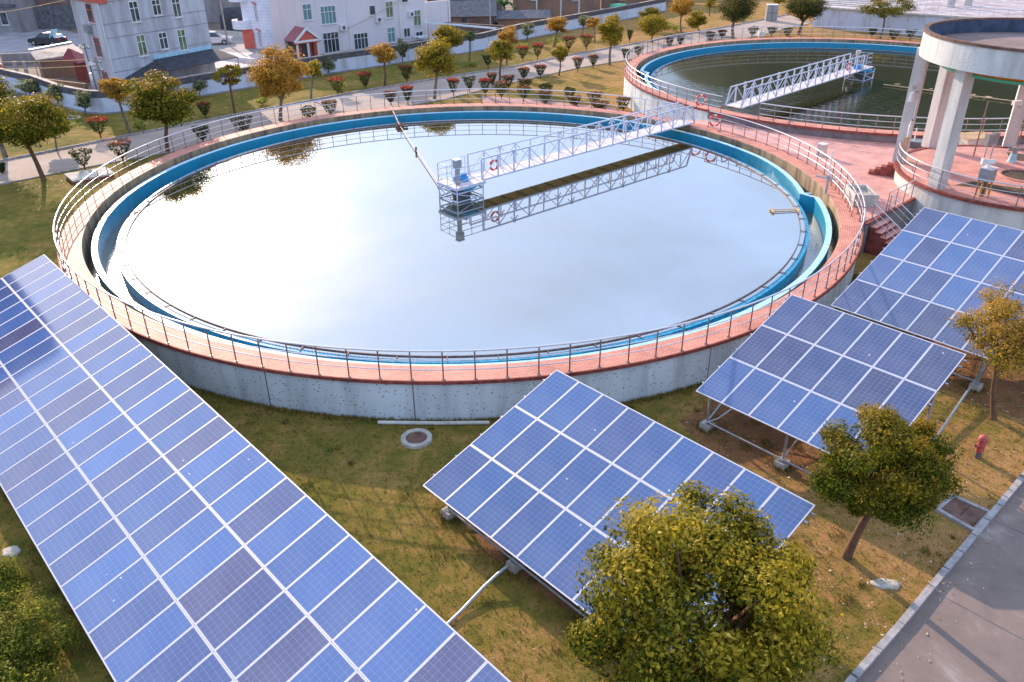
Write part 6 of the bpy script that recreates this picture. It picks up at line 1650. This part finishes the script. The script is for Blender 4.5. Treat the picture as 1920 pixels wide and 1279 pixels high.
t = thing('gate_house', 'little dark red gabled gate beside the white house', 'gate', (-41.6, 83.5, 0))
m1 = MB(); m1.prism([(-43.0, 83.2), (-41.4, 82.0), (-40.9, 82.7), (-42.5, 83.9)], 0, 2.1); m1.build('pillar', 'edge', t)
m1 = MB(); m1.add([(-44.0, 83.0, 2.0), (-41.4, 81.0, 2.0), (-42.6, 82.6, 3.1), (-43.0, 82.9, 3.1), (-42.8, 84.6, 2.0), (-40.4, 82.8, 2.0)], [(0, 1, 2, 3), (3, 2, 5, 4), (0, 3, 4), (1, 5, 2)]); m1.build('roof', 'redroof', t)
t = thing('yard_gate', 'tall pale double gate posts in the yard wall at left', 'gate', (-46.5, 80.5, 0))
for x in (-47.3, -46.4): m1 = MB(); m1.box((x, 80.7, 1.15), (0.28, 0.28, 2.3), 0.2); m1.build('gate_post', 'wall_grey', t)
t = thing('yard_wall', 'low brown wall crossing the yard in front of the white house', 'wall', (-42, 79, 0))
wall_box(t, 'wall', 'adobe', [(-46.4, 80.4), (-39.2, 76.9), (-39.1, 77.15), (-46.3, 80.7)], 0, 0.9)
roof_sheet('shed', 'shed roof with bright white sheet cut by the left edge', 'shed', [(-61.5, 92), (-57.0, 91.2), (-56.3, 87.5), (-61.5, 88)], [3.2, 3.2, 2.5, 2.5], 0.08, 'lean', [((-56.8, 88), 2.45), ((-57.2, 91), 3.1)])
t = thing('parked_tricycle', 'small cargo vehicle with a blue tarpaulin in the yard at left', 'vehicle', (-53.0, 84.0, 0))
m1 = MB(); m1.box((-53.2, 84.2, 0.75), (2.4, 1.5, 0.7), 0.25); m1.build('cargo_bed', 'rust', t)
m1 = MB(); m1.box((-53.2, 84.2, 1.3), (2.3, 1.5, 0.4), 0.25, top=0.7); m1.build('tarpaulin', 'bluetop', t)
m1 = MB(); m1.box((-51.5, 84.6, 0.8), (0.9, 1.2, 1.1), 0.25, top=0.8); m1.build('cab', 'hydrant', t)
for x, y in ((-54, 83.3), (-52.4, 83.6), (-51.2, 84.0)): m1 = MB(); m1.tube([(x, y, 0.3), (x + 0.05, y - 0.14, 0.3)], 0.3, 14); m1.build('wheel', 'rubber', t)

# boundary wall
BWALL = [(-64, 91), (-43.3, 75.9), (-38.76, 71.54), (-35.4, 69.3), (-34.2, 69.05), (-32.6, 69.6), (-28.27, 75.5), (-25.2, 78.6), (-17.83, 86.1), (-14.15, 89.2), (-3.1, 99.0), (1.33, 106.1), (16.45, 123.6), (24, 133)]
t = thing('boundary_wall', 'long white boundary wall with dark coping between the lawn and the village', 'wall', (-28, 75.5, 0))
ol = offset_line(BWALL, 0.24)
m1 = MB()
for i in range(len(BWALL) - 1): m1.prism([BWALL[i], BWALL[i + 1], ol[i + 1], ol[i]], -0.1, 1.28)
m1.build('rendered_wall', 'fence', t)
oa, ob = offset_line(BWALL, -0.03), offset_line(BWALL, 0.27)
m1 = MB()
for i in range(len(BWALL) - 1): m1.prism([oa[i], oa[i + 1], ob[i + 1], ob[i]], 1.28, 1.80, bottom=True)
m1.build('coping', 'coping', t)
m1 = MB()
oa, ob = offset_line(BWALL, -0.07), offset_line(BWALL, 0.32)
for i in range(len(BWALL) - 1): m1.prism([oa[i], oa[i + 1], ob[i + 1], ob[i]], 1.80, 1.86, bottom=True)
m1.build('cap', 'tin', t)
m1 = MB()
for i in range(len(BWALL) - 1):
    a, b = offset_line(BWALL, -0.35), BWALL
    m1.prism([a[i], a[i + 1], b[i + 1], b[i]], -0.05, 0.08)
m1.build('footing_strip', 'wall_grey', t)

# lean-to right of the cream house and the old houses behind
t = thing('side_wall', 'pale wall with white pipe standing right of the cream house', 'wall', (-9, 108.5, 0))
wall_box(t, 'wall', 'wall_cream', [(-10.3, 107.4), (-7.6, 109.7), (-7.8, 109.95), (-10.5, 107.65)], 0, 4.3)
m1 = MB(); m1.tube([(-7.55, 109.6, 0), (-7.5, 109.6, 9.0)], 0.12, 8); m1.build('pipe', 'white', t)
lt_ = roof_sheet('lean_to', 'long low lean-to with a bright white roof edge right of the cream house', 'lean-to', [(-10.2, 104.4), (-1.6, 102.9), (-1.2, 104.6), (-9.8, 106.2)], [2.42, 1.82, 1.66, 2.26], 0.08, 'slate', [((-1.9, 103.3), 1.7), ((-6, 104.0), 2.0), ((-9.9, 104.7), 2.2)])
m1 = MB(); m1.bar((-10.2, 104.36, 2.42), (-1.6, 102.86, 1.82), 0.06, 0.2); m1.build('fascia', 'lean', lt_)
t = thing('shed_wall', 'dark brick wall under the white lean-to roof', 'wall', (-5, 108, 0))
wall_box(t, 'wall', 'brick', [(-8.6, 109.4), (-0.8, 106.0), (-0.6, 106.3), (-8.4, 109.8)], 0, 1.7)
def gable_house(label, x0, x1, y, dy, h, rise, wm, rm, wins=(), skew=0.0):
    t = thing('old_house', label, 'house', ((x0 + x1) / 2, y, 0))
    wall_box(t, 'wall', wm, [(x0, y), (x1, y + skew), (x1, y + dy + skew), (x0, y + dy)], 0, h)
    m1 = MB(); e = 0.5; ym = y + dy / 2
    A_, B_2, C_, D_ = (x0 - e, y - e, h - 0.1), (x1 + e, y - e + skew, h - 0.1), (x1 + e, ym + skew, h + rise), (x0 - e, ym, h + rise)
    E_, F_ = (x1 + e, y + dy + e + skew, h - 0.1), (x0 - e, y + dy + e, h - 0.1)
    m1.add([A_, B_2, C_, D_, E_, F_], [(0, 1, 2, 3), (3, 2, 4, 5), (0, 3, 5), (1, 4, 2)]); m1.build('roof', rm, t)
    for (s, z, w_, hh) in wins: window(t, (x0, y), (x1 - x0, skew), s, s + w_, z, z + hh, 'glass', 1, False, 'wall_grey')
    return t
gable_house('low grey tiled house just behind the white lean-to', -9.5, -2.2, 116.5, 7, 1.6, 1.5, 'brick', 'slate', ((3, 0.3, 0.9, 1.1),), 0.5)
gable_house('red brown brick house behind the low grey tiled one', -12, -1.0, 128, 8, 4.2, 2.2, 'brick', 'slate', ((4, 1.4, 1.0, 1.2), (8, 1.4, 1.0, 1.2)))
gable_house('ochre mud walled house with pale poles in front', 0.6, 13.5, 126.5, 8, 5.2, 2.4, 'adobe', 'slate', ((2.6, 2.4, 0.8, 1.1), (8.8, 2.2, 0.9, 1.2)), 2.0)
gable_house('long low slate roofed shed under the ochre mud house', -1.5, 5.2, 117.2, 4.0, 1.2, 0.7, 'adobe', 'slate', (), 0.5)
gable_house('brown house with dark yard behind the trees at the top middle', 14.5, 26, 137, 9, 3.6, 2.2, 'adobe', 'slate', ((3, 1.2, 1, 1.2), (7, 1.2, 1, 1.2)), 3)
gable_house('low slate roofed house at the top, right of the brown house', 27, 38, 150, 9, 3.0, 2.2, 'brick', 'slate', (), 2)
gable_house('slate roofed house behind the cream house at the top', -28, -14, 133, 9, 6.0, 2.5, 'brick', 'slate', ((3, 3, 1, 1.3), (8, 3, 1, 1.3)), 1)
for k, (x, y, h, lb) in enumerate(((3.9, 122.4, 6.8, 'thin white street pole before the ochre house, left one'), (10.0, 124.2, 6.5, 'thin white street pole before the ochre house, right one'), (-2.5, 114.8, 5.0, 'grey pole beside the banana plant'), (7.4, 124.0, 6.6, 'thin white street pole before the ochre house, middle one'))):
    t = thing('street_pole', lb, 'pole', (x, y, 0)); m1 = MB(); m1.tube([(x, y, 0), (x, y, h)], [0.09, 0.06], 8); m1.build('pole', 'white_plate' if k != 2 else 'galv', t)
    m1 = MB(); m1.cyl((x, y), 0.16, 0, 0.12, 10); m1.build('base', 'footing', t)
stone('heap of green netting by the brown house at the top', (16.5, 131.5), 1.6, 1.0, 1.2, 12, 'green_rim')

# foam basin at the top right
t = thing('foam_basin', 'large pale walled basin with foam at the top right corner', 'basin', (50, 108, 0))
FB = [(40.6, 115.2), (48.9, 107.9), (66, 96.0), (120, 150), (75, 195)]
wall_box(t, 'wall', 'fence', FB, 0, 2.45)
m1 = MB()
for i in (0, 1, 4): m1.bar((*FB[i], 2.5), (*FB[(i + 1) % 5], 2.5), 0.5, 0.18)
m1.build('coping', 'concrete', t)
cx0 = (68, 140)
m1 = MB(); m1.sheet([(cx0[0] + (p[0] - cx0[0]) * 0.985, cx0[1] + (p[1] - cx0[1]) * 0.985) for p in FB], 2.52); m1.build('foam', 'foam', t)
m1 = MB()
for k in range(4): m1.bar((42.0 + k * 0.6, 117.5 + k * 2.2, 2.75), (52 + k * 0.6, 110.5 + k * 2.2, 2.75), 0.5, 0.12)
m1.build('walkway', 'concrete', t)
railing('railing', 'pale railing along the front edge of the foam basin', [(40.7, 115.3), (48.95, 108.05), (66, 96.2)], 2.6, h=1.0, mids=(0.5,), rp=0.03, spacing=1.5, post_mat='steel')
railing('railing', 'pale railing running back across the foam basin', [(49.8, 108.6), (60, 116), (75, 128)], 2.6, h=1.0, mids=(0.5,), rp=0.03, spacing=1.5, post_mat='steel')
for k, (x, y) in enumerate(((57.5, 113.0), (60.5, 114.5))):
    t = thing('basin_post', ('first' if k == 0 else 'second') + ' squat concrete post on the foam basin edge at the top right', 'post', (x, y, 2.5))
    m1 = MB(); m1.box((x, y, 3.6), (0.7, 0.7, 2.2), 0.7); m1.build('shaft', 'concrete', t); m1 = MB(); m1.box((x, y, 4.75), (0.8, 0.8, 0.1), 0.7); m1.build('cap', 'white_plate', t)
t = thing('utility_cabinet', 'grey steel cabinet with a cross seam beyond the second tank', 'cabinet', (36.7, 120.6, 0))
m1 = MB(); m1.box((36.7, 121.0, 1.05), (1.5, 1.0, 2.1), -0.1); m1.build('case', 'grey', t)
m1 = MB(); m1.bar((35.95, 120.56, 1.1), (37.4, 120.42, 1.1), 0.05, 0.05); m1.bar((36.65, 120.49, 0.02), (36.65, 120.49, 2.1), 0.05); m1.build('seam', 'dgrey', t)
m1 = MB(); m1.box((36.7, 121.0, 2.13), (1.6, 1.1, 0.06), -0.1); m1.build('top', 'white', t)
m1 = MB(); m1.box((31.6, 107.3, 0.3), (0.8, 0.5, 0.6), 0.1, top=0.85); tag(m1.build('utility_box', 'white'), 'small white box between the dark shrubs behind the second tank', 'box')
